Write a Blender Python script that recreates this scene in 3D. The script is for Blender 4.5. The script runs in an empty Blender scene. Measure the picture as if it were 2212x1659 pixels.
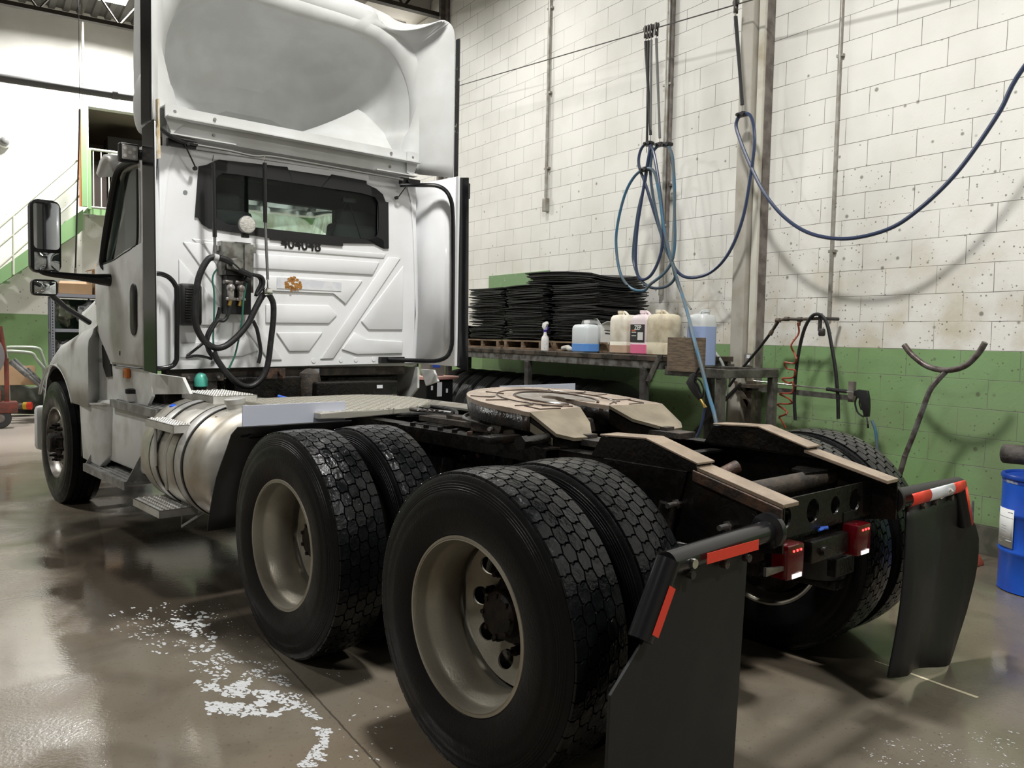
import bpy, bmesh, math, random
from mathutils import Vector, Matrix, Euler
from math import sin, cos, pi, radians as R
random.seed(7)
S = bpy.context.scene; COL = S.collection
ANG = 0.15499                       # the truck stands turned by this angle against the block wall (world Y runs along that wall)
# ---------------------------------------------------------------- camera
cam = bpy.data.objects.new('camera', bpy.data.cameras.new('camera')); COL.objects.link(cam); S.camera = cam
def _cam(yaw, pitch, roll, loc, fpx):
    d = Vector((sin(yaw)*cos(pitch), cos(yaw)*cos(pitch), sin(pitch)))
    r = d.cross(Vector((0, 0, 1))).normalized(); u = r.cross(d)
    r2 = cos(roll)*r + sin(roll)*u; u2 = -sin(roll)*r + cos(roll)*u
    m = Matrix((r2, u2, -d)).transposed().to_4x4()
    cam.matrix_world = Matrix.Rotation(ANG, 4, 'Z') @ (Matrix.Translation(loc) @ m)
    cam.data.sensor_width = 36; cam.data.lens = fpx*36/2212; cam.data.clip_start = .05; cam.data.clip_end = 100
_cam(0.7309, -0.0583, 0.0200, (-2.8928, -2.0973, 1.4611), 1785.7)
# ---------------------------------------------------------------- light
W = bpy.data.worlds.new('world'); S.world = W; W.use_nodes = True
bg = W.node_tree.nodes['Background']; bg.inputs[0].default_value = (.75, .85, 1, 1); bg.inputs[1].default_value = .02
def area(loc, power, size, col=(1, .985, .95), aim=None, sy=None, spread=170):
    l = bpy.data.lights.new('high_bay_light', 'AREA'); l.energy = power; l.shape = 'RECTANGLE'; l.size = size; l.size_y = sy or size; l.color = col
    l.spread = R(spread)
    o = bpy.data.objects.new('high_bay_light', l); COL.objects.link(o); o.location = loc
    d = Vector(aim)-Vector(loc) if aim else Vector((0, 0, -1))
    o.rotation_euler = d.to_track_quat('-Z', 'Y').to_euler(); return o
LAMPS = [((-.66, 12.2, 6.68), 320), ((-5.4, -1.5, 6.2), 90), ((-.3, .7, 6.55), 195), ((.4, -4.4, 6.2), 120), ((1.6, 5.6, 6.2), 40), ((-4.8, 7.0, 6.2), 160), ((2.9, 9.9, 6.2), 20)]
for lo, pw in LAMPS: area(lo, pw, .45, sy=.7)
S.view_settings.view_transform = 'Standard'; S.view_settings.look = 'None'; S.view_settings.gamma = 1; S.view_settings.use_curve_mapping = False
S.view_settings.exposure = 0.85
# ---------------------------------------------------------------- materials
MATS = {}
def mat(name, col, rough=.5, metal=0, col2=None, ns=8, lo=.4, hi=.6, bump=0, bs=40, coat=0, spec=.5, emit=0, ecol=None, trans=0, ior=1.45, alpha=1, r2=None, rs=6, stretch=None):
    if name in MATS: return MATS[name]
    m = bpy.data.materials.new(name); m.use_nodes = True; nt = m.node_tree; N = nt.nodes; L = nt.links; b = N['Principled BSDF']
    b.inputs['Base Color'].default_value = (*col, 1); b.inputs['Roughness'].default_value = rough; b.inputs['Metallic'].default_value = metal
    b.inputs['Coat Weight'].default_value = coat; b.inputs['Coat Roughness'].default_value = .07
    b.inputs['Specular IOR Level'].default_value = spec; b.inputs['Transmission Weight'].default_value = trans; b.inputs['IOR'].default_value = ior; b.inputs['Alpha'].default_value = alpha
    if emit: b.inputs['Emission Color'].default_value = (*(ecol or col), 1); b.inputs['Emission Strength'].default_value = emit
    tc = N.new('ShaderNodeTexCoord'); src = tc.outputs['Object']
    if stretch:
        mp = N.new('ShaderNodeMapping'); mp.inputs['Scale'].default_value = stretch; L.new(src, mp.inputs[0]); src = mp.outputs[0]
    def noise(sc, det=6):
        n = N.new('ShaderNodeTexNoise'); n.inputs['Scale'].default_value = sc; n.inputs['Detail'].default_value = det; L.new(src, n.inputs['Vector']); return n
    if col2:
        n = noise(ns); mr = N.new('ShaderNodeMapRange'); mr.inputs[1].default_value = lo; mr.inputs[2].default_value = hi; L.new(n.outputs[0], mr.inputs[0])
        mx = N.new('ShaderNodeMix'); mx.data_type = 'RGBA'; mx.inputs[6].default_value = (*col, 1); mx.inputs[7].default_value = (*col2, 1)
        L.new(mr.outputs[0], mx.inputs[0]); L.new(mx.outputs[2], b.inputs['Base Color'])
    if r2 is not None:
        n = noise(rs); mr = N.new('ShaderNodeMapRange'); mr.inputs[1].default_value = .42; mr.inputs[2].default_value = .6; mr.inputs[3].default_value = rough; mr.inputs[4].default_value = r2
        L.new(n.outputs[0], mr.inputs[0]); L.new(mr.outputs[0], b.inputs['Roughness'])
    if bump:
        n = noise(bs); bp = N.new('ShaderNodeBump'); bp.inputs['Strength'].default_value = bump; bp.inputs['Distance'].default_value = .01; L.new(n.outputs[0], bp.inputs['Height']); L.new(bp.outputs[0], b.inputs['Normal'])
    MATS[name] = m; return m
white = mat('white_paint', (.80, .81, .83), .28, col2=(.76, .765, .77), ns=3, coat=.3)
whited = mat('road_dusty_white_paint', (.62, .63, .61), .42, col2=(.42, .41, .38), ns=5, lo=.45, hi=.75)
fiber = mat('white_fibreglass', (.58, .59, .585), .5, col2=(.53, .535, .525), ns=4)
black = mat('black_plastic', (.007, .007, .0075), .4)
blackg = mat('black_gloss_trim', (.01, .01, .011), .18)
rubber = mat('tyre_rubber_side', (.0045, .0045, .0048), .42, spec=.22, r2=.3, rs=9, bump=.15, bs=120)
rubw = mat('tyre_rubber_wet_tread', (.0045, .005, .0057), .34, r2=.07, rs=13, bump=.45, bs=42, coat=.08, spec=.3)
rubo = mat('worn_tyre_rubber', (.035, .035, .036), .6, bump=.2, bs=80)
frame = mat('oily_black_frame', (.007, .0063, .0057), .35, spec=.4, col2=(.02, .014, .0095), ns=10, lo=.55, hi=.75, r2=.15, rs=20, bump=.3, bs=60)
mud = mat('dusty_black_steel', (.03, .027, .024), .6, col2=(.07, .055, .042), ns=14, bump=.4, bs=70)
tan = mat('tan_primed_steel', (.30, .235, .175), .4, col2=(.22, .17, .125), ns=9, r2=.25, bump=.12, bs=60)
rust = mat('rusty_steel', (.085, .045, .028), .5, col2=(.025, .018, .014), ns=20, bump=.4, bs=80)
steel = mat('bare_steel', (.42, .42, .42), .38, .9, col2=(.22, .2, .18), ns=12)
chrome = mat('chrome', (.8, .8, .8), .08, 1)
alu = mat('brushed_aluminium', (.62, .60, .55), .36, .85, col2=(.42, .37, .29), ns=5, lo=.45, hi=.72, r2=.5, rs=4)
aluw = mat('bright_aluminium', (.66, .66, .64), .42, .6, col2=(.5, .49, .46), ns=8)
wheelm = mat('road_grimed_wheel', (.40, .375, .31), .38, .6, col2=(.24, .215, .17), ns=3, lo=.40, hi=.7, r2=.5, bump=.1, bs=120)
hubm = mat('oily_hub', (.006, .005, .0045), .5, spec=.3, col2=(.016, .010, .007), ns=25, bump=.5, bs=60)
glass = mat('tinted_glass', (.78, .87, .84), .03, trans=1, ior=1.2, spec=.5)
mirr = mat('mirror_glass', (.75, .78, .78), .03, 1)
redr = mat('red_reflector', (.75, .055, .03), .35, spec=.6)
whir = mat('white_reflector', (.7, .72, .76), .3)
lensr = mat('red_lens', (.055, .002, .004), .14, coat=.3, emit=.01, ecol=(.5, .0, .01))
ledr = mat('red_led', (.7, .01, .01), .3, emit=3, ecol=(1, .04, .04))
ledw = mat('lamp_white_strip', (.8, .75, .75), .3, emit=.5, ecol=(1, .85, .85))
amber = mat('amber_lens', (.55, .15, .02), .3)
hosek = mat('black_hose', (.012, .012, .013), .28, r2=.5, rs=30, bump=.25, bs=150)
greenh = mat('green_air_hose', (.03, .14, .1), .35)
brass = mat('brass', (.55, .38, .12), .35, .9)
board = mat('pale_blue_plate', (.52, .55, .64), .45)
seatm = mat('dark_cab_fabric', (.05, .052, .055), .8)
MATS_done = 1
# ---------------------------------------------------------------- mesh helpers
class B:
    def __init__(s): s.b = bmesh.new()
    def _bev(s, fs, w, seg=2):
        es = list({e for f in fs for e in f.edges})
        bmesh.ops.bevel(s.b, geom=es, offset=w, segments=seg, affect='EDGES', profile=.5)
    def box(s, lo, hi, bev=0, M=None, seg=2):
        x0, y0, z0 = lo; x1, y1, z1 = hi
        v = [s.b.verts.new((x, y, z)) for x in (x0, x1) for y in (y0, y1) for z in (z0, z1)]
        q = [(0, 1, 3, 2), (4, 6, 7, 5), (0, 4, 5, 1), (2, 3, 7, 6), (0, 2, 6, 4), (1, 5, 7, 3)]
        fs = [s.b.faces.new([v[i] for i in f]) for f in q]
        if M is not None: bmesh.ops.transform(s.b, matrix=M, verts=v)
        if bev: s._bev(fs, bev, seg)
        return s
    def prism(s, pts, d, bev=0, seg=2):
        """extrude the 3D polygon pts by vector d"""
        d = Vector(d); a = [s.b.verts.new(p) for p in pts]; c = [s.b.verts.new(Vector(p)+d) for p in pts]; n = len(a)
        fs = [s.b.faces.new(a[::-1]), s.b.faces.new(c)]
        for i in range(n): fs.append(s.b.faces.new((a[i], a[(i+1) % n], c[(i+1) % n], c[i])))
        if bev: s._bev(fs, bev, seg)
        return s
    def ring(s, outer, inner, d):
        """plate with a hole: outer and inner have the same count"""
        d = Vector(d); n = len(outer); mk = lambda L_, o: [s.b.verts.new(Vector(p)+o) for p in L_]
        a, b2, c, e = mk(outer, Vector()), mk(inner, Vector()), mk(outer, d), mk(inner, d)
        for i in range(n):
            j = (i+1) % n
            s.b.faces.new((a[i], a[j], b2[j], b2[i])); s.b.faces.new((c[i], e[i], e[j], c[j]))
            s.b.faces.new((a[i], c[i], c[j], a[j])); s.b.faces.new((b2[i], b2[j], e[j], e[i]))
        return s
    def cyl(s, p, q, r, r2=None, n=20, cap=True):
        return s.tube([p, q], [r, r if r2 is None else r2], n=n, sm=0, cap=cap)
    def tube(s, pts, r, n=10, sm=4, cap=True):
        P = [Vector(p) for p in pts]
        rr = list(r) if isinstance(r, (list, tuple)) else [r]*len(P)
        if sm and len(P) > 2:
            Q = []; RR = []
            for i in range(len(P)-1):
                a, b_, c, d = P[max(i-1, 0)], P[i], P[i+1], P[min(i+2, len(P)-1)]
                for k in range(sm):
                    t = k/sm; Q.append(.5*((2*b_)+(c-a)*t+(2*a-5*b_+4*c-d)*t*t+(3*b_-a-3*c+d)*t**3)); RR.append(rr[i]*(1-t)+rr[i+1]*t)
            Q.append(P[-1]); RR.append(rr[-1]); P, rr = Q, RR
        t0 = (P[1]-P[0]).normalized(); u = t0.orthogonal().normalized(); rings = []
        for i, p in enumerate(P):
            t = (P[min(i+1, len(P)-1)]-P[max(i-1, 0)]).normalized(); u = (u-t*u.dot(t)).normalized(); w = t.cross(u)
            rings.append([s.b.verts.new(p+rr[i]*(cos(2*pi*k/n)*u+sin(2*pi*k/n)*w)) for k in range(n)])
        for a, b_ in zip(rings, rings[1:]):
            for k in range(n): s.b.faces.new((a[k], a[(k+1) % n], b_[(k+1) % n], b_[k]))
        if cap: s.b.faces.new(rings[0][::-1]); s.b.faces.new(rings[-1])
        return s
    def lathe(s, prof, o=(0, 0, 0), ax='X', n=48, close=False):
        """prof: (axial, radius)"""
        o = Vector(o); rings = []
        for a, r in prof:
            ring = []
            for k in range(n):
                t = 2*pi*k/n; c, d = r*cos(t), r*sin(t)
                v = {'X': (a, c, d), 'Y': (d, a, c), 'Z': (c, d, a)}[ax]; ring.append(s.b.verts.new(o+Vector(v)))
            rings.append(ring)
        prs = list(zip(rings, rings[1:])) + ([(rings[-1], rings[0])] if close else [])
        for a, b_ in prs:
            for k in range(n): s.b.faces.new((a[k], a[(k+1) % n], b_[(k+1) % n], b_[k]))
        if not close:
            if prof[0][1] > 1e-4: s.b.faces.new(rings[0][::-1])
            if prof[-1][1] > 1e-4: s.b.faces.new(rings[-1])
        return s
    def grid(s, rows, closeu=False, closev=False):
        V = [[s.b.verts.new(p) for p in r] for r in rows]; m = len(V); n = len(V[0])
        for i in range(m-(0 if closev else 1)):
            for j in range(n-(0 if closeu else 1)):
                s.b.faces.new((V[i][j], V[i][(j+1) % n], V[(i+1) % m][(j+1) % n], V[(i+1) % m][j]))
        return V
    def done(s, name, m, parent=None, smooth=35, loc=None, rot=None, solid=0, sub=0):
        bmesh.ops.remove_doubles(s.b, verts=s.b.verts, dist=1e-5); bmesh.ops.recalc_face_normals(s.b, faces=s.b.faces)
        me = bpy.data.meshes.new(name); s.b.to_mesh(me); s.b.free(); me.materials.append(m)
        if smooth:
            me.polygons.foreach_set('use_smooth', [True]*len(me.polygons))
            me.set_sharp_from_angle(angle=R(smooth))
        o = bpy.data.objects.new(name, me); COL.objects.link(o)
        if parent: o.parent = parent
        if loc: o.location = loc
        if rot: o.rotation_euler = rot
        if solid: md = o.modifiers.new('solid', 'SOLIDIFY'); md.thickness = solid; md.offset = 0
        if sub: md = o.modifiers.new('sub', 'SUBSURF'); md.levels = sub; md.render_levels = sub
        return o
def tag(o, label, cat, group=None):
    o['label'] = label; o['category'] = cat
    if group: o['group'] = group
    return o
def thing(name, label, cat, loc=(0, 0, 0), rotz=0, group=None):
    o = bpy.data.objects.new(name, None); COL.objects.link(o); o.location = loc; o.rotation_euler = (0, 0, rotz); o.empty_display_size = .1
    return tag(o, label, cat, group)
def struct(o): o['kind'] = 'structure'; return o
def dup(root, loc, rotz=None, label=None, group=None):
    r = root.copy(); COL.objects.link(r); r.location = loc
    if rotz is not None: r.rotation_euler = (r.rotation_euler[0], r.rotation_euler[1], rotz)
    if label: r['label'] = label
    if group: r['group'] = group
    for ch in list(root.children):
        c = ch.copy(); COL.objects.link(c); c.parent = r
        for g in list(ch.children): d = g.copy(); COL.objects.link(d); d.parent = c
    return r
ORD = ['', 'second', 'third', 'fourth', 'fifth', 'sixth', 'seventh', 'eighth', 'ninth', 'tenth', 'eleventh', 'twelfth', 'thirteenth', 'fourteenth', 'fifteenth', 'sixteenth', 'seventeenth', 'eighteenth', 'nineteenth', 'twentieth']
def nth(k): return ORD[k-1] if k <= 20 else {2: 'twenty', 3: 'thirty', 4: 'forty'}[k//10]+'-'+(['', 'first']+ORD[1:9])[k % 10] if k % 10 else {30: 'thirtieth', 40: 'fortieth'}[k]
def circ(c, r, n, ax='X', a0=0):
    c = Vector(c)
    f = {'X': lambda t: (0, cos(t), sin(t)), 'Y': lambda t: (cos(t), 0, sin(t)), 'Z': lambda t: (cos(t), sin(t), 0)}[ax]
    return [c+r*Vector(f(a0+2*pi*k/n)) for k in range(n)]
def rrect(cx, cz, w, h, r, y, n=6):
    """rounded rectangle in the XZ plane at depth y"""
    out = []
    for sx, sz, a in ((1, 1, 0), (-1, 1, pi/2), (-1, -1, pi), (1, -1, 3*pi/2)):
        for k in range(n+1):
            t = a+pi/2*k/n; out.append((cx+sx*(w/2-r)+r*cos(t), y, cz+sz*(h/2-r)+r*sin(t)))
    return out
# ================================================================ the room
def wall_mat(name, axis, yoff, line_z=1.422, dirt=1.0, blocks=True, base=True):
    m = bpy.data.materials.new(name); m.use_nodes = True; nt = m.node_tree; N = nt.nodes; L = nt.links; b = N['Principled BSDF']
    def nd(t, **k):
        n = N.new(t)
        for a, v in k.items(): setattr(n, a, v)
        return n
    def math_(op, a, b_=None, c=None, cl=False):
        n = nd('ShaderNodeMath', operation=op); n.use_clamp = cl
        for i, v in enumerate((a, b_, c)):
            if v is None: continue
            if isinstance(v, (int, float)): n.inputs[i].default_value = v
            else: L.new(v, n.inputs[i])
        return n.outputs[0]
    def mix(f, a, c):
        n = nd('ShaderNodeMix', data_type='RGBA')
        for i, v in ((0, f), (6, a), (7, c)):
            if isinstance(v, (int, float)): n.inputs[i].default_value = v
            elif isinstance(v, tuple): n.inputs[i].default_value = (*v, 1)
            else: L.new(v, n.inputs[i])
        return n.outputs[2]
    def noise(sc, det=5, vec=None):
        n = nd('ShaderNodeTexNoise'); n.inputs['Scale'].default_value = sc; n.inputs['Detail'].default_value = det; L.new(vec or tc.outputs['Object'], n.inputs['Vector']); return n.outputs[0]
    def rng(v, a, c, x=0., y=1.):
        n = nd('ShaderNodeMapRange'); L.new(v, n.inputs[0])
        for i, q in zip((1, 2, 3, 4), (a, c, x, y)): n.inputs[i].default_value = q
        return n.outputs[0]
    tc = nd('ShaderNodeTexCoord'); sep = nd('ShaderNodeSeparateXYZ'); L.new(tc.outputs['Object'], sep.inputs[0])
    u = sep.outputs[axis]; z = sep.outputs[2]
    wob = math_('MULTIPLY', math_('SUBTRACT', noise(5), .5), .010)
    cb = nd('ShaderNodeCombineXYZ'); L.new(math_('ADD', math_('ADD', u, yoff), wob), cb.inputs[0]); L.new(math_('ADD', z, wob), cb.inputs[1])
    br = nd('ShaderNodeTexBrick'); L.new(cb.outputs[0], br.inputs['Vector'])
    for k, v in (('Scale', 1), ('Mortar Size', .0028), ('Mortar Smooth', .4), ('Brick Width', .4064), ('Row Height', .2032), ('Bias', 0)): br.inputs[k].default_value = v
    br.inputs['Color1'].default_value = (1, 1, 1, 1); br.inputs['Color2'].default_value = (.93, .93, .93, 1); br.inputs['Mortar'].default_value = (1, 1, 1, 1)
    mort = math_('MULTIPLY', br.outputs['Fac'], rng(noise(2.3), .22, .52)) if blocks else 0
    up = mix(rng(noise(1.6), .4, .7), (.80, .79, .745), (.70, .69, .64))
    if blocks:
        n = nd('ShaderNodeMix', data_type='RGBA', blend_type='MULTIPLY'); n.inputs[0].default_value = .5; L.new(up, n.inputs[6]); L.new(br.outputs['Color'], n.inputs[7]); up = n.outputs[2]
    gr = mix(rng(noise(1.1), .42, .62), (.185, .31, .125), (.225, .37, .17))
    # grime climbs from the floor: oily brown film over the green paint
    gf = math_('MULTIPLY', rng(z, 1.5, .1), rng(noise(1.5, 6), .36, .62)); gf = math_('MULTIPLY', gf, .85*dirt, cl=True)
    gr = mix(gf, gr, (.16, .18, .105))
    edge = math_('ADD', z, math_('MULTIPLY', math_('SUBTRACT', noise(30, 2), .5), .004))
    c = mix(math_('LESS_THAN', edge, line_z), up, gr)
    if base: c = mix(math_('LESS_THAN', z, .21), c, mix(rng(noise(9), .4, .6), (.16, .155, .12), (.085, .085, .065)))
    if blocks: c = mix(mort, c, (.17, .16, .14))
    # thin yellowish grime low on the white paint
    c = mix(math_('MULTIPLY', math_('MULTIPLY', rng(z, 2.6, 1.45), math_('GREATER_THAN', z, line_z)), rng(noise(3.3, 8), .44, .66)), c, (.56, .52, .40)) if dirt > .5 else c
    # splashed dirt spots, denser toward the wash bay
    v = nd('ShaderNodeTexVoronoi'); v.inputs['Scale'].default_value = 9; v.inputs['Randomness'].default_value = 1; L.new(tc.outputs['Object'], v.inputs['Vector'])
    v2 = nd('ShaderNodeTexVoronoi'); v2.inputs['Scale'].default_value = 30; L.new(tc.outputs['Object'], v2.inputs['Vector'])
    dens = math_('MULTIPLY', rng(z, 4.2, 1.2, .0, 1.), rng(u, 6.5, .5, .25, 1.))
    def spots(vn, r0, r1, th):
        sel = nd('ShaderNodeSeparateXYZ'); L.new(vn.outputs['Color'], sel.inputs[0])
        rad = math_('MULTIPLY', sel.outputs[1], r1); d = math_('SUBTRACT', math_('ADD', rad, r0), vn.outputs['Distance'])
        return math_('MULTIPLY', rng(d, 0, .08), math_('LESS_THAN', sel.outputs[0], math_('MULTIPLY', dens, th)))
    sp = math_('MAXIMUM', spots(v, .02, .17, 1.0*dirt), spots(v2, .03, .24, .95*dirt))
    c = mix(math_('MULTIPLY', sp, .72), c, (.10, .095, .06))
    L.new(c, b.inputs['Base Color']); b.inputs['Roughness'].default_value = .5
    bp = nd('ShaderNodeBump'); bp.inputs['Strength'].default_value = .5; bp.inputs['Distance'].default_value = .004
    h = math_('ADD', math_('MULTIPLY', mort, -1.0) if blocks else 0, math_('MULTIPLY', noise(45), .45)); L.new(h, bp.inputs['Height']); L.new(bp.outputs[0], b.inputs['Normal'])
    return m
wm_right = wall_mat('painted_block_right', 1, .4064*40-2.311-.2032)
wm_far = wall_mat('painted_wall_far', 0, 10.0, line_z=1.67, dirt=.35, blocks=False, base=False)
wm_back = mat('grey_shop_wall', (.28, .27, .25), .7, col2=(.2, .2, .19), ns=1)
XW = 3.348; YF = 14.2; ZC = 7.0
struct(B().box((XW, -8, 0), (XW+.2, YF+.2, ZC)).done('wall_right', wm_right, smooth=0))
def holed(name, m, y, x0, x1, z1, hx0, hx1, hz0, hz1):
    b = B()
    for lo, hi in (((x0, y, 0), (hx0, y+.2, z1)), ((hx1, y, 0), (x1, y+.2, z1)), ((hx0, y, 0), (hx1, y+.2, hz0)), ((hx0, y, hz1), (hx1, y+.2, z1))): b.box(lo, hi)
    return struct(b.done(name, m, smooth=0))
holed('wall_far', wm_far, YF, -9.2, XW, ZC, -.79, 1.2, 3.5, 5.39)
struct(B().box((-9.2, -8, 0), (-9, YF+.2, ZC)).done('wall_left', wm_back, smooth=0))
struct(B().box((-9, -8.2, 0), (XW, -8, ZC)).done('wall_back', wm_back, smooth=0))
# store room seen through the opening above the landing
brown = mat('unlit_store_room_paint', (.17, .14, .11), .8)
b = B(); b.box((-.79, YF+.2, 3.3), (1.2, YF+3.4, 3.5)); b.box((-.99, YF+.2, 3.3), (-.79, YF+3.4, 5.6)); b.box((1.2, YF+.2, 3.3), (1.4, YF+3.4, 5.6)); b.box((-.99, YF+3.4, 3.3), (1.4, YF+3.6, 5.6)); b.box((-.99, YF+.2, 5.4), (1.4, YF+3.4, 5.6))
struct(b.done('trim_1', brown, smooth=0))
# ceiling: ribbed steel deck on open joists
deckm = mat('dark_roof_deck', (.11, .105, .10), .7, col2=(.07, .065, .06), ns=1)
b = B(); prof = []
x = -9.2
pts = []
while x < XW+.2:
    pts += [(x, ZC), (x+.09, ZC), (x+.11, ZC-.04), (x+.20, ZC-.04), (x+.22, ZC)]; x += .22
for (x0, z0), (x1, z1) in zip(pts, pts[1:]):
    if x1-x0 > 1e-6: b.b.faces.new([b.b.verts.new(p) for p in ((x0, -8.2, z0), (x1, -8.2, z1), (x1, YF+.2, z1), (x0, YF+.2, z0))])
b.box((-9.2, -8.2, ZC+.001), (XW+.2, YF+.2, ZC+.2))
struct(b.done('ceiling', deckm, smooth=0))
steelp = mat('dark_joist_paint', (.035, .028, .022), .6)
def joist(y):
    t = thing('roof_joist', 'dark steel open web roof joist crossing the shop at y', 'roof joist')
    c = B()
    for z in (6.9, 6.15): c.box((-8.9, y-.05, z-.03), (XW-.02, y+.05, z+.03))
    c.done('chord', steelp, t, smooth=0)
    n = 22; w = B(); st = (XW-.1+8.8)/n
    for i in range(n):
        xa = -8.8+i*st; w.cyl((xa, y, 6.15 if i % 2 else 6.9), (xa+st, y, 6.9 if i % 2 else 6.15), .018, n=6)
    w.done('web_bars', steelp, t); return t
for y, lb in ((8.6, 'dark steel roof joist meeting the block wall just above the truck roof fairing'), (11.9, 'dark roof joist nearer the far wall, behind the truck'), (5.2, 'dark roof joist above the truck cab'), (1.8, 'dark roof joist above the fifth wheel'), (-1.6, 'dark roof joist above the camera')):
    joist(y)['label'] = lb
soff = mat('off_white_soffit', (.55, .52, .48), .6)
tag(B().box((2.35, 9.0, 6.30), (XW-.01, 13.9, 6.6)).box((1.5, 8.9, 6.62), (2.34, 13.9, 6.9)).done('roof_duct', soff, smooth=0), 'off white ducting boxed in under the roof behind the dark joist', 'duct')
postm = mat('grey_weathered_post', (.20, .18, .16), .6, col2=(.12, .1, .09), ns=10)
tag(B().box((XW-.10, 8.50, 0), (XW-.001, 8.56, ZC-.1)).box((XW-.04, 8.40, 0), (XW-.001, 8.66, ZC-.1)).done('steel_post', postm, smooth=0), 'dark steel post on the block wall under the end of the roof joist', 'post')
# floor
def floor_mat():
    m = bpy.data.materials.new('wet_concrete'); m.use_nodes = True; nt = m.node_tree; N = nt.nodes; L = nt.links; b = N['Principled BSDF']
    tc = N.new('ShaderNodeTexCoord'); O = tc.outputs['Object']
    def noise(sc, det=6, dist=0):
        n = N.new('ShaderNodeTexNoise'); n.inputs['Scale'].default_value = sc; n.inputs['Detail'].default_value = det; n.inputs['Distortion'].default_value = dist; L.new(O, n.inputs['Vector']); return n.outputs[0]
    def rng(v, a, c, x=0., y=1.):
        n = N.new('ShaderNodeMapRange'); L.new(v, n.inputs[0])
        for i, q in zip((1, 2, 3, 4), (a, c, x, y)): n.inputs[i].default_value = q
        return n.outputs[0]
    def mth(op, a, c=0.):
        n = N.new('ShaderNodeMath'); n.operation = op
        for i, v in enumerate((a, c)):
            if isinstance(v, (int, float)): n.inputs[i].default_value = v
            else: L.new(v, n.inputs[i])
        return n.outputs[0]
    def mix(f, a, c):
        n = N.new('ShaderNodeMix'); n.data_type = 'RGBA'
        for i, v in ((0, f), (6, a), (7, c)):
            if isinstance(v, (int, float)): n.inputs[i].default_value = v
            elif isinstance(v, tuple): n.inputs[i].default_value = (*v, 1)
            else: L.new(v, n.inputs[i])
        return n.outputs[2]
    sep = N.new('ShaderNodeSeparateXYZ'); L.new(O, sep.inputs[0]); X, Y = sep.outputs[0], sep.outputs[1]
    c = mix(rng(noise(1.3, 8), .38, .64), (.115, .092, .066), (.17, .14, .105))
    c = mix(rng(noise(.55, 3), .5, .62), c, (.155, .135, .105))
    c = mix(mth('MULTIPLY', rng(noise(2.1, 9, .6), .5, .68), .5), c, (.07, .056, .04))
    c = mix(rng(Y, 7.5, 9.5), c, (.42, .37, .33))                    # dry, paler slab beyond the truck
    c = mix(mth('MULTIPLY', rng(noise(60, 3), .62, .70), .5), c, (.07, .06, .05))
    # wet slab beside the fuel tank; the truck's shadow is painted into its dark colour
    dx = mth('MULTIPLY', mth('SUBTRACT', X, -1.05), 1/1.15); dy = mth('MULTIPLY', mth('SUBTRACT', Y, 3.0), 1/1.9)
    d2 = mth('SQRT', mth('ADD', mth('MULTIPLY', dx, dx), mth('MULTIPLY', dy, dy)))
    soak_shade = rng(mth('ADD', d2, mth('MULTIPLY', mth('SUBTRACT', noise(1.6, 7, .5), .5), .9)), 1.05, .88)
    c = mix(mth('MULTIPLY', soak_shade, .78), c, (.028, .023, .018))
    # saw-cut joints
    ds = []
    for ax, v, w in ((X, -1.412, .004), (Y, 2.582, .004), (X, -6.6, .004), (Y, 7.6, .004), (X, 3.1, .004), (Y, -2.6, .004)):
        ds.append(mth('LESS_THAN', mth('ABSOLUTE', mth('ADD', mth('SUBTRACT', ax, v), mth('MULTIPLY', mth('SUBTRACT', noise(12, 3), .5), .012))), w))
    j = ds[0]
    for d in ds[1:]: j = mth('MAXIMUM', j, d)
    c = mix(mth('MULTIPLY', j, .75), c, (.035, .03, .024))
    L.new(c, b.inputs['Base Color'])
    wet = mth('MAXIMUM', soak_shade, mth('MULTIPLY', rng(noise(1.05, 5, .4), .42, .56), rng(Y, 9, 6)))
    L.new(rng(wet, 0, 1, .30, .07), b.inputs['Roughness']); b.inputs['Specular IOR Level'].default_value = .5
    bp = N.new('ShaderNodeBump'); bp.inputs['Distance'].default_value = .004; L.new(rng(wet, 0, 1, .35, .07), bp.inputs['Strength'])
    L.new(mth('ADD', noise(70, 4), mth('ADD', mth('MULTIPLY', noise(9, 3), .9), mth('MULTIPLY', j, -3.))), bp.inputs['Height']); L.new(bp.outputs[0], b.inputs['Normal'])
    return m
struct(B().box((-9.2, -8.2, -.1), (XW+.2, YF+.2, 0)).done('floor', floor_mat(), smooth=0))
# curb below the far wall
struct(B().box((-9, YF-.06, 0), (1.3, YF-.001, .12), .01).done('baseboard_far', mat('grey_curb', (.2, .19, .17), .7), smooth=0))
# ------------------------------------------------ lamps
fixm = mat('lamp_housing', (.5, .5, .5), .5); lensl = mat('lamp_diffuser', (1, 1, 1), .4, emit=6, ecol=(1, .97, .9))
names = ['bright high bay lamp glaring at the top edge, left of the truck roof', 'high bay lamp over the open floor left of the truck', 'high bay lamp above and behind the viewer', 'high bay lamp over the open floor behind the viewer to the left', 'high bay lamp over the work bench', 'high bay lamp over the floor ahead of the parked truck', 'high bay lamp above the roof duct corner']
for (lo, pw), nm in zip(LAMPS, names):
    t = thing('high_bay_lamp', nm, 'lamp', (lo[0], lo[1], lo[2]+.02))
    B().box((-.28, -.40, .03), (.28, .40, .15), .02).done('housing', fixm, t, smooth=0)
    B().box((-.26, -.38, .012), (.26, .38, .03)).done('diffuser', lensl, t, smooth=0)
    B().cyl((0, .25, .15), (0, .25, ZC-lo[2]-.06), .006, n=6).cyl((0, -.25, .15), (0, -.25, ZC-lo[2]-.06), .006, n=6).done('hanger_wires', steelp, t)
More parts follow.
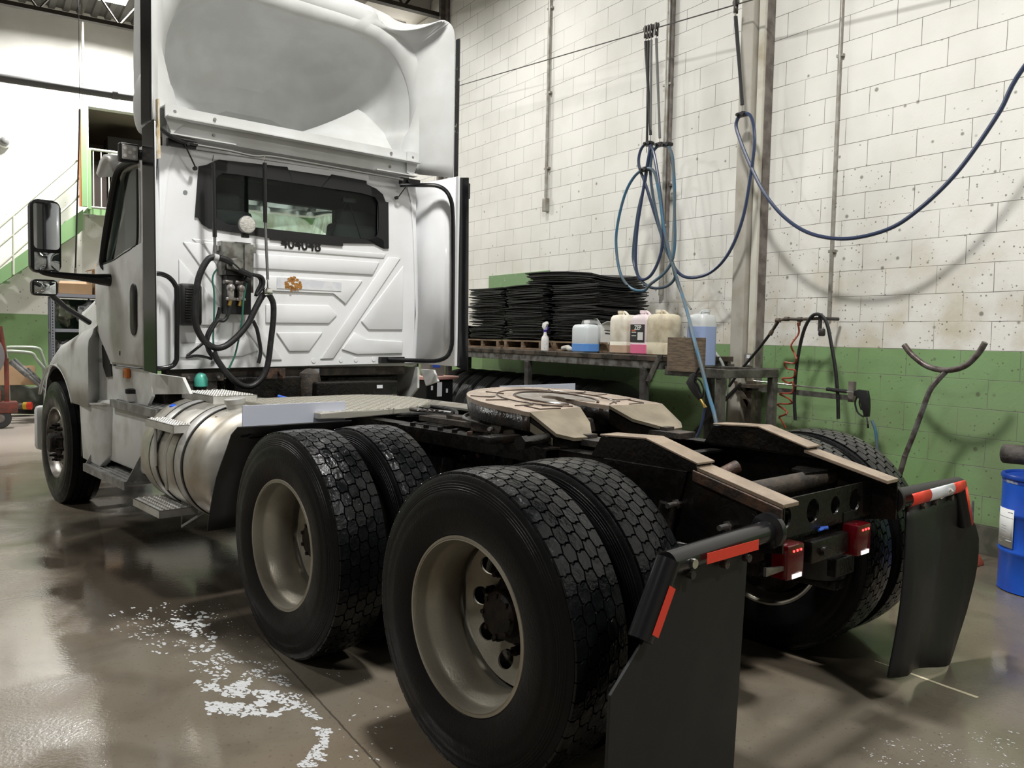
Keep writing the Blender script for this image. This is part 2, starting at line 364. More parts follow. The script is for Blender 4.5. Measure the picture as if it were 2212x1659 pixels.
# ------------------------------------------------ right wall fittings
colm = mat('beige_painted_column', (.42, .40, .35), .5, col2=(.25, .22, .16), ns=3, lo=.5, hi=.75)
conm = mat('galvanised_conduit', (.40, .39, .36), .45, .5, col2=(.28, .26, .22), ns=9)
t = thing('steel_column', 'beige steel column standing against the block wall behind the long hose', 'column', (XW-.095, 2.60, 0))
B().box((-.09, -.07, 0), (.09, .07, ZC-.05), .01).done('shaft', colm, t, smooth=0)
B().box((-.12, -.11, 0), (.09, .11, .02)).done('base_plate', rust, t, smooth=0)
B().box((-.03, -.145, .0), (.09, -.085, ZC-.05)).done('side_strip', mat('cream_strip', (.66, .64, .56), .55, col2=(.45, .40, .3), ns=4, lo=.5, hi=.7), t, smooth=0)
B().box((.0, -.156, .0), (.09, -.147, ZC-.05)).done('dark_joint_strip', postm, t, smooth=0)
def conduit(y, z0, z1, r, label, clips, box=None, m=conm):
    t = thing('conduit_pipe', label, 'conduit', (XW-r-.012, y, z0))
    B().cyl((0, 0, 0), (0, 0, z1-z0), r, n=14).done('pipe', m, t)
    for z in clips: B().box((-r*.4, -r*2.2, z-z0-.012), (r+.01, r*2.2, z-z0+.012), .002).done('pipe_clip', m, t, smooth=0)
    if box: B().box((-.03, -.035, -.14), (r+.011, .035, .02), .006).done('end_box', m, t, smooth=0)
conduit(5.82, 3.12, ZC-.06, .02, 'thin grey conduit ending in a small box, first conduit right of the truck', (3.5, 4.4, 5.4), True)
conduit(3.74, 1.9, ZC-.06, .026, 'grey conduit pair running up the wall behind the bundle of hanging hoses', (2.6, 4.0, 4.9))
conduit(3.69, 2.4, ZC-.06, .016, 'slim dark conduit beside the one behind the bundle of hanging hoses', (3.0,), m=postm)
conduit(1.765, 1.66, ZC-.06, .014, 'brown stained conduit running down to the pipework, right of the column', (3.76, 2.2))
t = thing('power_outlet', 'grey double power outlet box on the column at the height of the green paint', 'outlet', (XW-.127, 2.475, 1.29))
B().box((-.03, -.035, -.06), (.0, .035, .06), .004).done('outlet_box', conm, t, smooth=0)
for z in (-.028, .028): B().box((-.034, -.018, z-.016), (-.0301, .018, z+.016), .003).done('socket', whir, t, smooth=0)
B().box((-.03, -.04, -.14), (.0, .04, -.064), .004).done('lower_box', black, t, smooth=0)
greenp = mat('green_painted_board', (.19, .31, .15), .55, col2=(.5, .5, .45), ns=18, lo=.66, hi=.7)
tag(B().box((XW-.014, 5.74, 1.9), (XW-.001, 7.15, 2.265), .002).done('backing_board', greenp, smooth=0), 'green painted board with chipped white patches fixed to the wall above the stacked mats', 'board')
# steel cable high on the wall with trolleys, spring hangers and hoses
cabm = mat('steel_cable', (.07, .065, .06), .5)
cab0 = [(3,7.553,4.829),(3,2.585,4.344)]
CA = Vector(cab0[0]); CB = Vector(cab0[1]); dY = (CB-CA)/(CB.y-CA.y)
c0 = CA+dY*(14.15-CA.y); c1 = CA+dY*(-3-CA.y)
tag(B().tube([c0, CA, CB, c1], .006, n=8, sm=0).done('suspension_cable', cabm), 'dark steel cable stretched along the block wall carrying the hose trolleys', 'cable')
def cab_at(y): return CA+dY*(y-CA.y)
trolm = mat('trolley_steel', (.06, .055, .05), .45, .4)
def hanger(y, dx, bot, label, sleeve, r=.014, extra=False):
    p = cab_at(y); q = Vector(bot)
    t = thing('spring_hanger', label, 'hanger', p)
    w = B(); w.lathe([(-.012, .03), (-.006, .022), (.006, .022), (.012, .03)], (0, 0, .02), 'X', 16); w.box((-.018, -.012, -.075), (-.013, .012, .04), .003); w.box((.013, -.012, -.075), (.018, .012, .04), .003); w.lathe([(-.01, .018), (.01, .018)], (0, 0, -.05), 'X', 12)
    w.done('trolley', trolm, t)
    d = q-p
    a = d*(.0)+Vector((0, 0, -.10)); e = d-Vector((0, 0, -.06))
    B().tube([a*1+Vector((0, 0, .035)), a], .004, n=6, sm=0).tube([e, d], .004, n=6, sm=0).done('hook', steel, t)
    B().tube([a, a*.7+e*.3, a*.3+e*.7, e], [r, r, r*.85, r*.95], n=10, sm=3).done('spring_sleeve', sleeve, t)
    return t
slv = mat('black_spring_sleeve', (.02, .02, .02), .4, bump=.6, bs=260); slg = mat('grey_spring', (.16, .16, .155), .4, .5, bump=.5, bs=260)
h1 = [(3,2.475,3.412),(3,3.621,3.376),(3,3.669,3.274),(3,3.489,3.321),(3,3.659,3.796)]
hanger(cab0[1][1], 0, h1[0], 'lone spring hanger with black sleeve holding the long sagging hose near the column', slv, .017)
hanger(3.73, 0, h1[1], 'left black spring hanger of the bunch above the coiled hoses', slv, .016)
hanger(3.69, 0, h1[2], 'black spring hanger in the middle of the bunch above the coiled hoses', slv, .014)
hanger(3.65, 0, h1[1], 'slim grey spring hanger in the bunch above the coiled hoses', slg, .012)
hanger(3.58, 0, h1[3], 'right grey spring hanger of the bunch, standing a little apart', slg, .014)
hoseb = mat('blue_rubber_hose', (.045, .135, .22), .35, col2=(.09, .12, .14), ns=8)
hosed = mat('dark_blue_rubber_hose', (.035, .05, .10), .3)
def clampb(p, parent):
    B().box((p[0]-.02, p[1]-.04, p[2]-.02), (p[0]+.03, p[1]+.04, p[2]+.02), .006).cyl((p[0]-.03, p[1]-.03, p[2]), (p[0]+.04, p[1]-.03, p[2]), .018, n=10).cyl((p[0]-.03, p[1]+.03, p[2]), (p[0]+.04, p[1]+.03, p[2]), .014, n=10).done('hose_clamp', black, parent)
def hose(name, label, pts, r, m, clamps=(), cat='hose'):
    t = thing(name, label, cat); B().tube(pts, r, n=10, sm=6).done('tubing', m, t)
    for c in clamps: clampb(c, t)
    return t
hA = [(3,0.074,3.41),(3,0.192,3.204),(3,0.324,2.962),(3,0.488,2.727),(3,0.635,2.561),(3,0.823,2.409),(3,1.025,2.295),(3,1.281,2.246),(3,1.52,2.256),(3,1.777,2.333),(3,2.009,2.486),(3,2.208,2.699),(3,2.367,2.953),(3,2.49,3.188),(3,2.537,3.323),(3,2.479,3.393),(3,2.376,3.353),(3,2.327,3.158),(3,2.354,2.873),(3,2.423,2.512),(3,2.565,2.227),(3,2.775,2.065),(3,3.031,2.028),(3,3.203,2.101),(3,3.349,2.306),(3,3.488,2.582),(2.96,3.624,2.95),(2.95,3.723,3.164),(2.95,3.695,3.307),(2.95,3.597,3.343),(2.95,3.515,3.24),(2.95,3.424,2.92),(2.95,3.357,2.564),(2.95,3.37,2.282),(2.95,3.49,2.082),(2.95,3.641,2.04),(2.95,3.721,2.171),(2.95,3.722,2.511),(2.95,3.656,2.864),(2.95,3.591,3.187),(2.95,3.544,3.324)]
hB0 = cab_at(-.45); hose('pressure_hose', 'long dark blue hose sagging across the wall from the right edge to the bundle', [tuple(hB0), (3.0, -.25, hB0.z-.35)]+hA[1:], .015, hosed, [hA[15], hA[29]])
hB = [(2.93,3.318,3.281),(2.93,3.239,3.169),(2.93,3.196,2.886),(2.93,3.187,2.673),(2.93,3.167,2.372),(2.93,3.196,2.195),(2.93,3.296,2.08),(2.93,3.484,1.983),(2.93,3.58,1.924),(2.93,3.772,1.959),(2.93,3.933,2.113),(2.93,4.01,2.397),(2.93,3.991,2.628),(2.93,3.895,2.893),(2.93,3.763,3.047),(2.93,3.617,3.096),(2.93,3.485,3.058),(2.93,3.398,2.828),(2.93,3.336,2.56),(2.93,3.278,2.382),(2.93,3.194,2.161),(2.93,3.075,1.92),(2.6,2.644,1.687),(2.15,2.107,1.455),(2.05,1.944,1.299),(2,1.801,1.065),(1.9,1.614,0.831)]
hose('pressure_hose', 'mid blue hose looped wide and dropping past the plywood block to the floor', hB+[(1.88, hB[-1][1]-.05, .35), (1.86, hB[-1][1]-.15, .06), (1.8, hB[-1][1]-.5, .016)], .0145, hoseb, [hB[0], hB[15]])
hC = [(2.97,3.456,3.311),(2.97,3.55,3.249),(2.97,3.575,3.077),(2.97,3.532,2.85),(2.97,3.458,2.62),(2.97,3.35,2.347),(2.97,3.211,2.142),(2.97,3.194,2.034),(2.97,3.302,1.96),(2.97,3.493,1.95),(2.97,3.663,2.029),(2.97,3.764,2.175),(2.97,3.792,2.337),(2.97,3.739,2.696),(2.97,3.656,2.955),(2.97,3.612,3.171),(2.97,3.592,3.323)]
hose('pressure_hose', 'inner dark loop of hose within the hanging bundle', hC, .0145, mat('slate_hose', (.06, .09, .12), .35), [hC[0]])
hD = [(3.02,3.358,3.18),(3.02,3.291,2.78),(3.02,3.29,2.216),(3.02,3.219,1.994),(3.02,3.115,1.839),(3.02,3.021,1.739)]
hose('pressure_hose', 'thin grey hose hanging down behind the bundle to the jugs', hD, .010, mat('grey_hose', (.25, .25, .23), .5))
# ================================================================ bench along the wall
TZ = 1.315
benchm = mat('dirty_bench_top', (.075, .055, .04), .5, col2=(.02, .016, .014), ns=6, r2=.25, bump=.2)
bsteel = mat('dark_bench_steel', (.07, .068, .065), .5, .3, col2=(.035, .03, .027), ns=12)
t = thing('work_bench', 'long dark steel work bench against the block wall with mats and jugs on top', 'bench', (2.75, 4.7, 0))
B().box((-.50, -2.12, TZ-.045), (.37, 2.6, TZ), .004).done('bench_top', benchm, t, smooth=0)
B().box((-.49, -2.1, TZ-.11), (-.45, 2.6, TZ-.047), .003).box((.32, -2.1, TZ-.11), (.36, 2.6, TZ-.047), .003).box((-.45, -2.08, TZ-.11), (.32, -2.04, TZ-.047)).box((-.45, 0, TZ-.11), (.32, .04, TZ-.047)).done('apron', mat('grey_angle_iron', (.22, .215, .21), .4, .5, col2=(.08, .07, .065), ns=14), t, smooth=0)
for x, y in ((-.505, -1.9), (-.505, -.12), (-.505, 1.6), (-.505, 2.5), (.29, -1.9), (.29, 2.5)): B().box((x, y-.035, 0), (x+.055, y+.035, TZ-.112), .004).done('leg', bsteel, t, smooth=0)
# end stand carrying the plywood block
t = thing('pipe_stand', 'grimy square tube stand at the near end of the bench holding the plywood block', 'stand', (2.3, 2.36, 0))
sb = mat('grimy_square_tube', (.13, .125, .11), .5, .3, col2=(.05, .045, .038), ns=10)
for x, y in ((0, -.40), (.6, -.40)): B().box((x-.03, y-.03, 0), (x+.03, y+.03, 1.16), .004).done('leg', sb, t, smooth=0)
for x in (0, .6): B().box((x-.035, -.43, 1.161), (x+.035, .19, 1.235), .004).done('long_rail', sb, t, smooth=0)
for y in (-.43, .13): B().box((.036, y, 1.165), (.564, y+.06, 1.23), .004).done('cross_rail', sb, t, smooth=0)
B().prism([(-.052, .40, 1.1), (-.052, .34, 1.1), (-.052, .20, 1.33), (-.052, .26, 1.33)], (.012, 0, 0)).done('diagonal_strap', sb, t, smooth=0)
wood = mat('weathered_plywood', (.17, .125, .08), .6, col2=(.09, .065, .045), ns=5, stretch=(1, 2, 14), bump=.3, bs=30)
tag(B().box((0, -.20, 0), (.028, .20, .275), .002).done('plywood_block', wood, smooth=0, loc=(2.232, 2.29, 1.20)), 'weathered plywood block standing on the end stand in front of the blue jug', 'block')
# pallets and black rubber mats
palm = mat('pallet_wood', (.24, .16, .10), .6, col2=(.12, .08, .05), ns=6, stretch=(4, 1, 6))
def pallet(x, y, label):
    t = thing('wooden_pallet', label, 'pallet', (x, y, TZ))
    for yy in (-.36, -.02, .32): B().box((-.36, yy, .02), (.36, yy+.05, .082)).done('stringer', palm, t, smooth=0)
    for k in range(5): B().box((-.36+k*.155, -.40, .083), (-.26+k*.155, .40, .1)).done('deck_board', palm, t, smooth=0)
    for k in range(3): B().box((-.36+k*.31, -.40, 0.001), (-.26+k*.31, .40, .0195)).done('bottom_board', palm, t, smooth=0)
pallet(2.80, 5.80, 'wooden pallet under the left mat stack'); pallet(2.80, 4.95, 'wooden pallet under the middle mat stack, behind the spray bottle'); pallet(2.86, 4.10, 'wooden pallet under the right mat stack, behind the jugs')
matm = mat('black_rubber_mat', (.018, .018, .019), .55, r2=.4, rs=20)
def sheet_mesh(i, w, l, sag):
    b = B(); rows = []
    for a in range(7):
        u = a/6; rows.append([((u-.5)*w, (v/8-.5)*l, sag*((u-.5)**2*3+((v/8-.5)**2)*2*((-1)**i))) for v in range(9)])
    b.grid(rows); g = b.b.faces[:]; r = bmesh.ops.extrude_face_region(b.b, geom=g)
    for v in r['geom']:
        if isinstance(v, bmesh.types.BMVert): v.co.z += .009
    me = b.done('rubber_mat', matm, smooth=50); d = me.data; bpy.data.objects.remove(me); return d
SH = [sheet_mesh(i, .62, .76, s) for i, s in enumerate((.012, .02, .008))] + [sheet_mesh(3, .62, 1.15, .035)]
def stack(x, y, z0, n, group, label, lab_top, lab_bot, dz=.0142, jx=.03, jy=.03, big=False, k0=0):
    rnd = random.Random(int(x*100+y*37))
    for k in range(n):
        o = bpy.data.objects.new('rubber_mat', SH[3] if big else SH[rnd.randrange(3)]); COL.objects.link(o)
        o.location = (x+rnd.uniform(-jx, jx), y+rnd.uniform(-jy, jy), z0+k*dz+.004); o.rotation_euler = (.045 if big else rnd.uniform(-.006, .006), rnd.uniform(-.006, .006), rnd.uniform(-.06, .06))
        tag(o, lab_top if k == n-1 else lab_bot if k == 0 else nth(n-k)+' '+label, 'mat', group)
Z1 = TZ+.105
stack(2.80, 5.80, Z1, 41, 'mats in the left stack on the bench', 'black rubber mat from the top of the left stack on the bench', 'topmost black rubber mat of the left stack, nearest the truck', 'bottom rubber mat of the left stack, lying on the wooden pallet')
stack(2.80, 4.99, Z1, 41, 'mats in the middle stack on the bench', 'black rubber mat from the top of the middle stack on the bench', 'topmost flat mat of the middle stack, above the spray bottle', 'bottom rubber mat of the middle stack, lying on the wooden pallet')
stack(2.86, 4.17, Z1, 40, 'flat mats in the right stack on the bench', 'flat black mat down the right stack, counted from under the curled ones', 'uppermost flat mat of the right stack, just under the long curled ones', 'bottom rubber mat of the right stack behind the small milky jug')
stack(2.90, 4.50, Z1+.585, 8, 'long curled mats on top of the stacks', 'long curled black mat from the top, bridging the middle and right stacks', 'topmost long curled mat under the green board', 'lowest of the long curled mats bridging two stacks', big=True, jy=.06)
stack(2.85, 6.75, TZ, 18, 'mats in the far stack on the bench', 'black rubber mat from the top of the low far stack beside the truck', 'topmost mat of the low far stack beside the truck extender', 'bottom mat of the low far stack on the bench top')
# ---- bottles and jugs
whp = mat('white_bottle_plastic', (.75, .75, .74), .35); purple = mat('purple_plastic', (.06, .03, .35), .35)
t = thing('spray_bottle', 'white trigger spray bottle with purple collar standing in front of the mats', 'spray bottle', (2.40, 4.47, TZ))
B().lathe([(0, .034), (.002, .04), (.10, .041), (.135, .036), (.165, .017), (.19, .015), (.195, .015)], ax='Z', n=28).done('bottle', mat('speckled_label', (.75, .74, .72), .45, col2=(.35, .3, .28), ns=60, lo=.6, hi=.7), t)
B().lathe([(.195, .019), (.215, .019)], ax='Z', n=20).box((-.005, -.05, .215), (.005, -.033, .245), .003).done('collar_and_trigger', purple, t)
B().prism([(-.012, .05, .245), (-.012, .035, .285), (-.012, -.03, .30), (-.012, -.045, .275), (-.012, -.02, .25), (-.012, -.014, .213), (-.012, .014, .213)], (.024, 0, 0), .004).done('spray_head', whp, t)
def slosh(name, dims, r, body, liquid, h, fill, neck, label, loc, rz, group, cap=None, hand=True, extra=None, lbl=None):
    """rectangular jug: body, liquid shown through the wall, cap, moulded handle"""
    w, d = dims; t = thing(name, label, 'jug', loc, rz, group)
    b = B(); rows = []
    for z, f in ((0, .9), (.012, 1), (.03, 1), (h*.30, 1), (h*.31, .985), (h*.33, 1), (h*.84, 1), (h*.93, .95), (h*.98, .84), (h, .62)):
        rows.append([(x, y, z) for x, _, y in rrect(0, 0, w*f, d*f, min(r, w*f*.4, d*f*.4), 0, 4)])
    V = b.grid(rows, closeu=True); b.b.faces.new(V[0][::-1]); b.b.faces.new(V[-1]); b.done('body', body, t)
    if fill:
        b = B(); rows = []
        for z, f in ((.004, .925), (.012, 1.012), (h*fill, 1.012), (h*fill+.003, .98)): rows.append([(x, y, z) for x, _, y in rrect(0, 0, w*f, d*f, r, 0, 4)])
        V = b.grid(rows, closeu=True); b.b.faces.new(V[0][::-1]); b.b.faces.new(V[-1]); b.done('liquid_band', liquid, t)
    B().lathe([(h-.004, .024), (h+.012, .024), (h+.014, .030), (h+.036, .030), (h+.038, .027)], (0, neck, 0), 'Z', 20).done('cap', cap or body, t)
    if hand: B().tube([(0, neck+.035 if neck < 0 else neck-.035, h*.93), (0, neck*.2, h+.028), (0, -neck*.8, h*.97)], .011, n=8).done('handle', body, t)
    if lbl:
        x0, y0, y1, z0, z1, m = lbl; B().box((x0-.001, y0, z0), (x0, y1, z1)).done('paper_label', m, t, smooth=0)
    return t
milky = mat('milky_jug_plastic', (.60, .64, .66), .4); bluel = mat('blue_liquid_band', (.10, .26, .62), .3)
yel = mat('stained_jug_plastic', (.74, .70, .60), .45, col2=(.46, .38, .26), ns=8, lo=.48, hi=.78); yel2 = mat('dirty_tan_jug_plastic', (.62, .56, .42), .5, col2=(.34, .27, .17), ns=8, lo=.45, hi=.75)
pinkl = mat('pink_liquid_band', (.75, .16, .30), .3); peach = mat('peach_liquid_band', (.50, .36, .26), .4); pinkw = mat('pale_pink_jug_plastic', (.72, .62, .64), .4)
clear = mat('clear_jug_plastic', (.58, .60, .60), .35); blu2 = mat('steel_blue_liquid_band', (.30, .38, .60), .3)
slosh('plastic_jug', (.17, .30), .045, milky, bluel, .27, .30, -.02, 'milky jug a quarter full of bright blue liquid, right of the spray bottle', (2.42, 3.82, TZ), -.15, None, whp)
slosh('plastic_jug', (.22, .22), .045, yel, peach, .36, .22, .06, 'stained jug with peach liquid in the bottom, leftmost of the tall jugs', (2.52, 3.36, TZ), .05, 'tall chemical jugs on the bench', yel2)
blk = mat('black_printed_label', (.03, .03, .03), .4)
pj = slosh('plastic_jug', (.22, .24), .04, pinkw, pinkl, .36, .25, .06, 'pale jug with pink liquid and a black label between two stained jugs', (2.54, 3.08, TZ), .0, 'tall chemical jugs on the bench', pinkw, lbl=(-.111, -.09, .10, .11, .27, blk))
slosh('plastic_jug', (.20, .27), .045, yel2, yel2, .36, 0, .07, 'empty tan stained jug at the near end of the bench, beside the plywood block', (2.48, 2.80, TZ), .0, 'tall chemical jugs on the bench', yel)
slosh('plastic_jug', (.19, .20), .045, clear, blu2, .44, .76, -.05, 'large clear jug mostly full of steel blue liquid behind the plywood block', (2.62, 2.49, 1.2355), .0, 'tall chemical jugs on the bench', clear)
def text(s, size, m, parent, loc, rot, name='lettering', depth=.0006, bold=False):
    cu = bpy.data.curves.new(name, 'FONT'); cu.body = s; cu.size = size; cu.align_x = 'CENTER'; cu.align_y = 'CENTER'; cu.extrude = depth
    if bold: cu.offset = size*.02
    o = bpy.data.objects.new(name, cu); COL.objects.link(o); dg = bpy.context.evaluated_depsgraph_get()
    me = bpy.data.meshes.new_from_object(o.evaluated_get(dg)); bpy.data.objects.remove(o); me.materials.append(m)
    o = bpy.data.objects.new(name, me); COL.objects.link(o); o.parent = parent; o.location = loc; o.rotation_euler = rot; return o
wl = mat('label_print_white', (.7, .7, .68), .5)
text('ZEP', .055, wl, pj, (-.1125, -.0, .24), (pi/2, 0, -pi/2), bold=True)
B().box((-.1130, -.07, .13), (-.1122, .0, .20)).box((-.1130, .02, .195), (-.1122, .08, .203)).box((-.1130, .02, .165), (-.1122, .08, .172)).done('label_panel', wl, pj, smooth=0)
B().box((-.1130, .03, .208), (-.1122, .08, .222)).done('label_mark', mat('label_red', (.5, .12, .06), .5), pj, smooth=0)
t = thing('product_box', 'white carton with green leaf mark standing behind the small blue jug', 'box', (2.62, 3.95, TZ), .05)
B().box((-.08, -.20, 0), (.08, .20, .27), .003).done('carton', whp, t, smooth=0)
B().prism([(-.08, -.20, .27), (-.08, .10, .27), (-.10, .06, .31), (-.10, -.16, .33)], (.004, 0, 0)).prism([(-.08, -.2, .271), (.08, -.2, .271), (.10, -.26, .30), (-.06, -.26, .30)], (0, 0, .004)).done('open_flap', whp, t, smooth=0)
B().prism([(-.0805, .19, .15), (-.0805, .11, .14), (-.0805, .12, .19), (-.0805, .16, .20), (-.0805, .19, .19)], (-.001, 0, 0)).done('green_mark', mat('leaf_green', (.12, .4, .08), .5), t, smooth=0)
text('eco', .05, black, t, (-.0812, .15, .225), (pi/2, 0, -pi/2))
tag(B().tube([(0, .10, .02), (.02, .03, .03), (0, -.04, .015), (.02, -.12, .02)], [.02, .028, .025, .015], n=10).done('crumpled_wipe', mat('grey_wipe', (.5, .48, .44), .8), loc=(2.48, 4.18, TZ+.008)), 'crumpled greyish wipe lying between the spray bottle and the small jug', 'cloth')
# ---- tyres stored upright under the bench
def tyre_profile(Rm, hw, bead):
    """(axial, radius) loop of a tyre section"""
    return [(-hw*.80, bead), (-hw*.93, bead+.02), (-hw, bead+(Rm-bead)*.42), (-hw*.97, bead+(Rm-bead)*.66), (-hw*.88, Rm-.035), (-hw*.82, Rm-.018)], [(hw*.82, Rm-.018), (hw*.88, Rm-.035), (hw*.97, bead+(Rm-bead)*.66), (hw, bead+(Rm-bead)*.42), (hw*.93, bead+.02), (hw*.80, bead)]
def rib_tyre_mesh(name, m, n=72, Rm=.515, hw=.14, ribs=5, zig=.0):
    a, c = tyre_profile(Rm, hw, .285); tw = hw*.78; mid = []
    g = .012; st = 2*tw/ribs
    for k in range(ribs):
        x0 = -tw+k*st+(.004 if k else 0); x1 = -tw+(k+1)*st-(.004 if k < ribs-1 else 0); cr = lambda x: Rm-.010*(x/tw)**2
        mid += [(x0, cr(x0)), (x1, cr(x1))]
        if k < ribs-1: mid += [(x1+.001, cr(x1)-g), (x1+.007, cr(x1)-g)]
    b = B().lathe(a+mid+c, n=n); return b.done(name, m, smooth=30)
src = rib_tyre_mesh('stored_tyre', rubo); RT = src.data; bpy.data.objects.remove(src)
ys = [3.93, 4.25, 4.57, 4.89, 5.21, 5.53, 5.85, 6.17, 6.49, 6.81]
for i, y in enumerate(ys):
    o = bpy.data.objects.new('stored_tyre', RT); COL.objects.link(o)
    o.location = (2.825, y, .516); o.rotation_euler = (0, 0, pi/2+.03)
    tag(o, 'ribbed tyre at the near end of the row under the bench, dark sidewall showing' if i == 0 else nth(i+1)+' worn ribbed tyre from the near end of the row under the bench' if i < len(ys)-1 else 'ribbed tyre at the far end of the row, beside the truck', 'tyre', 'tyres standing in a row under the bench')
# ---- battery crate with pink boards beyond the truck
t = thing('battery_crate', 'dark battery crate with white stickers standing beyond the truck frame, pink boards on top', 'crate', (*[(2,6.244,0.822)][0][:2], .75), .3)
B().box((-.22, -.16, -.75), (.22, .16, .18), .01).done('crate_body', black, t, smooth=0)
B().box((-.15, -.163, .06), (-.12, -.1601, .11)).box((.10, -.163, .02), (.13, -.1601, .07)).box((-.05, -.163, -.02), (.03, -.1601, .15)).done('sticker', whir, t, smooth=0)
bl = t.location
tag(B().box((-.27, -.19, 0), (.27, .19, .018), .002).done('pink_board', mat('faded_pink_board', (.55, .27, .24), .6), smooth=0, loc=(bl.x, bl.y, bl.z+.181), rot=(0, 0, .33)), 'lower faded pink board lying on the battery crate', 'board', 'pink boards on the crate')
tag(B().box((-.27, -.19, 0), (.27, .19, .018), .002).done('pink_board', mat('pale_pink_board', (.62, .38, .33), .6), smooth=0, loc=(bl.x+.01, bl.y, bl.z+.2), rot=(0, 0, .27)), 'upper pale pink board on the battery crate, under the oil can', 'board', 'pink boards on the crate')
t = thing('oil_can', 'grey square can with a blue label standing on the pink boards', 'can', (bl.x+.02, bl.y, bl.z+.2185), .3)
B().box((-.12, -.08, 0), (.12, .08, .22), .01).done('can_body', mat('grey_can', (.16, .15, .14), .4), t, smooth=0)
B().box((-.07, -.083, .10), (.05, -.0801, .2)).done('can_label', mat('label_blue', (.04, .1, .5), .4), t, smooth=0)
# ================================================================ wash rack pipework on the wall
irn = mat('black_iron_pipe', (.07, .06, .05), .5, .3, col2=(.13, .10, .075), ns=14, bump=.3)
t = thing('water_pipe_manifold', 'dark iron pipe run with elbow and valves standing off the wall, right of the column', 'pipework', (3.1, 2.0, 1.6))
Q = lambda L_, o=(3.1, 2.0, 1.6): [(p[0]-o[0], p[1]-o[1], p[2]-o[2]) for p in L_]
main = Q([(3.1,2.602,1.048),(3.1,2.476,1.198),(3.1,2.28,1.398),(3.1,2.15,1.545),(3.1,2.078,1.638)])
B().tube(main, .012, n=10).done('feed_hose', hosek, t)
p2 = Q([(3.1,2.15,1.545),(3.1,2.092,1.634),(3.1,2.003,1.645),(3.1,1.874,1.641),(3.1,1.681,1.647)])
B().tube(p2, .013, n=12, sm=0).done('pipe_run', irn, t)
b = B()
for p in p2[1:4]: b.lathe([(-.02, .019), (.02, .019)], p, 'Y', 12)
b.cyl(p2[3], (p2[3][0], p2[3][1]+.01, p2[3][2]-.05), .014).cyl(p2[0], (p2[0][0], p2[0][1]+.02, p2[0][2]-.03), .018)
b.done('fittings', irn, t)
B().cyl(p2[4], (p2[4][0]+.2, p2[4][1]-.02, p2[4][2]), .014).cyl((p2[4][0], p2[4][1], p2[4][2]-.10), (p2[4][0], p2[4][1], p2[4][2]+.04), .016).lathe([(-.14, .02), (-.13, .027), (-.09, .027), (-.08, .02)], (p2[4][0], p2[4][1]-.02, p2[4][2]), 'Z', 16).done('valve_body', bsteel, t)
blh = Q([(3.08,1.864,0.817),(3.08,1.882,0.998),(3.08,1.875,1.226),(3.08,1.848,1.423),(3.08,1.802,1.584),(3.08,1.732,1.673),(3.08,1.654,1.668),(3.08,1.599,1.595),(3.08,1.554,1.44),(3.08,1.507,1.243),(3.08,1.476,1.028),(3.08,1.464,0.867)])
hose('arched_hose', 'dark hose arched over the iron pipework and hanging down both sides', [(x+3.1, y+2, z+1.6) for x, y, z in blh], .014, hosek)
# red coiled air hose
pr = [(3.05,1.843,1.613),(3.05,1.857,1.527),(3.05,1.897,1.433),(3.05,1.894,1.369),(3.05,1.842,1.321),(3.05,1.89,1.282),(3.05,1.959,1.287),(3.05,1.952,1.234),(3.05,1.851,1.227),(3.05,1.894,1.168),(3.05,1.976,1.153),(3.05,1.937,1.117),(3.05,1.865,1.128),(3.05,1.897,1.043),(3.05,1.994,1.029),(3.05,1.96,1.001),(3.05,1.894,0.99),(3.05,1.902,0.952),(3.05,2.013,0.939),(3.05,1.964,0.897),(3.05,1.916,0.87),(3.05,2.017,0.83),(3.05,1.969,0.812),(3.05,1.947,0.745)]
b = B(); b.tube([(p[0]+(.02 if i % 2 else -.015), p[1], p[2]) for i, p in enumerate(pr)], .0075, n=8, sm=5)
tag(b.done('coiled_air_hose', mat('orange_red_hose', (.30, .06, .03), .35)), 'rust red coiled air hose hanging under the iron pipe elbow', 'hose')
# steel arm with wash lance resting
t = thing('lance_rack', 'long rusty flat bar arm fixed beside the column, holding the wash lance', 'rack', (3.1, 2.4, 1.05))
rk = Q([(3.14,2.443,1.077),(3.14,1.404,1.032)]  , (3.1, 2.4, 1.05))
B().prism([(rk[0][0], rk[0][1], rk[0][2]), (rk[1][0], rk[1][1], rk[1][2]+.02), (rk[1][0], rk[1][1], rk[1][2]-.02), (rk[0][0], rk[0][1], rk[0][2]-.05)], (.008, 0, 0)).done('arm', sb, t, smooth=0)
B().box((rk[1][0]-.02, rk[1][1]-.03, rk[1][2]-.03), (rk[1][0]+.02, rk[1][1]+.015, rk[1][2]+.13), .003).done('end_stop', postm, t, smooth=0)
B().box((.04, -.02, -.45), (.10, .045, .06), .003).prism([(-.0, .12, .05), (-.0, .16, .05), (-.0, -.02, -.18), (-.0, -.05, -.15)], (.012, 0, 0)).cyl((.05, .02, -.14), (.0, .02, -.14), .04).box((-.02, -.1, -.0), (.2, .12, .03), .002).done('wall_bracket', irn, t, smooth=0)
gunm = mat('black_gun_plastic', (.014, .014, .015), .35)
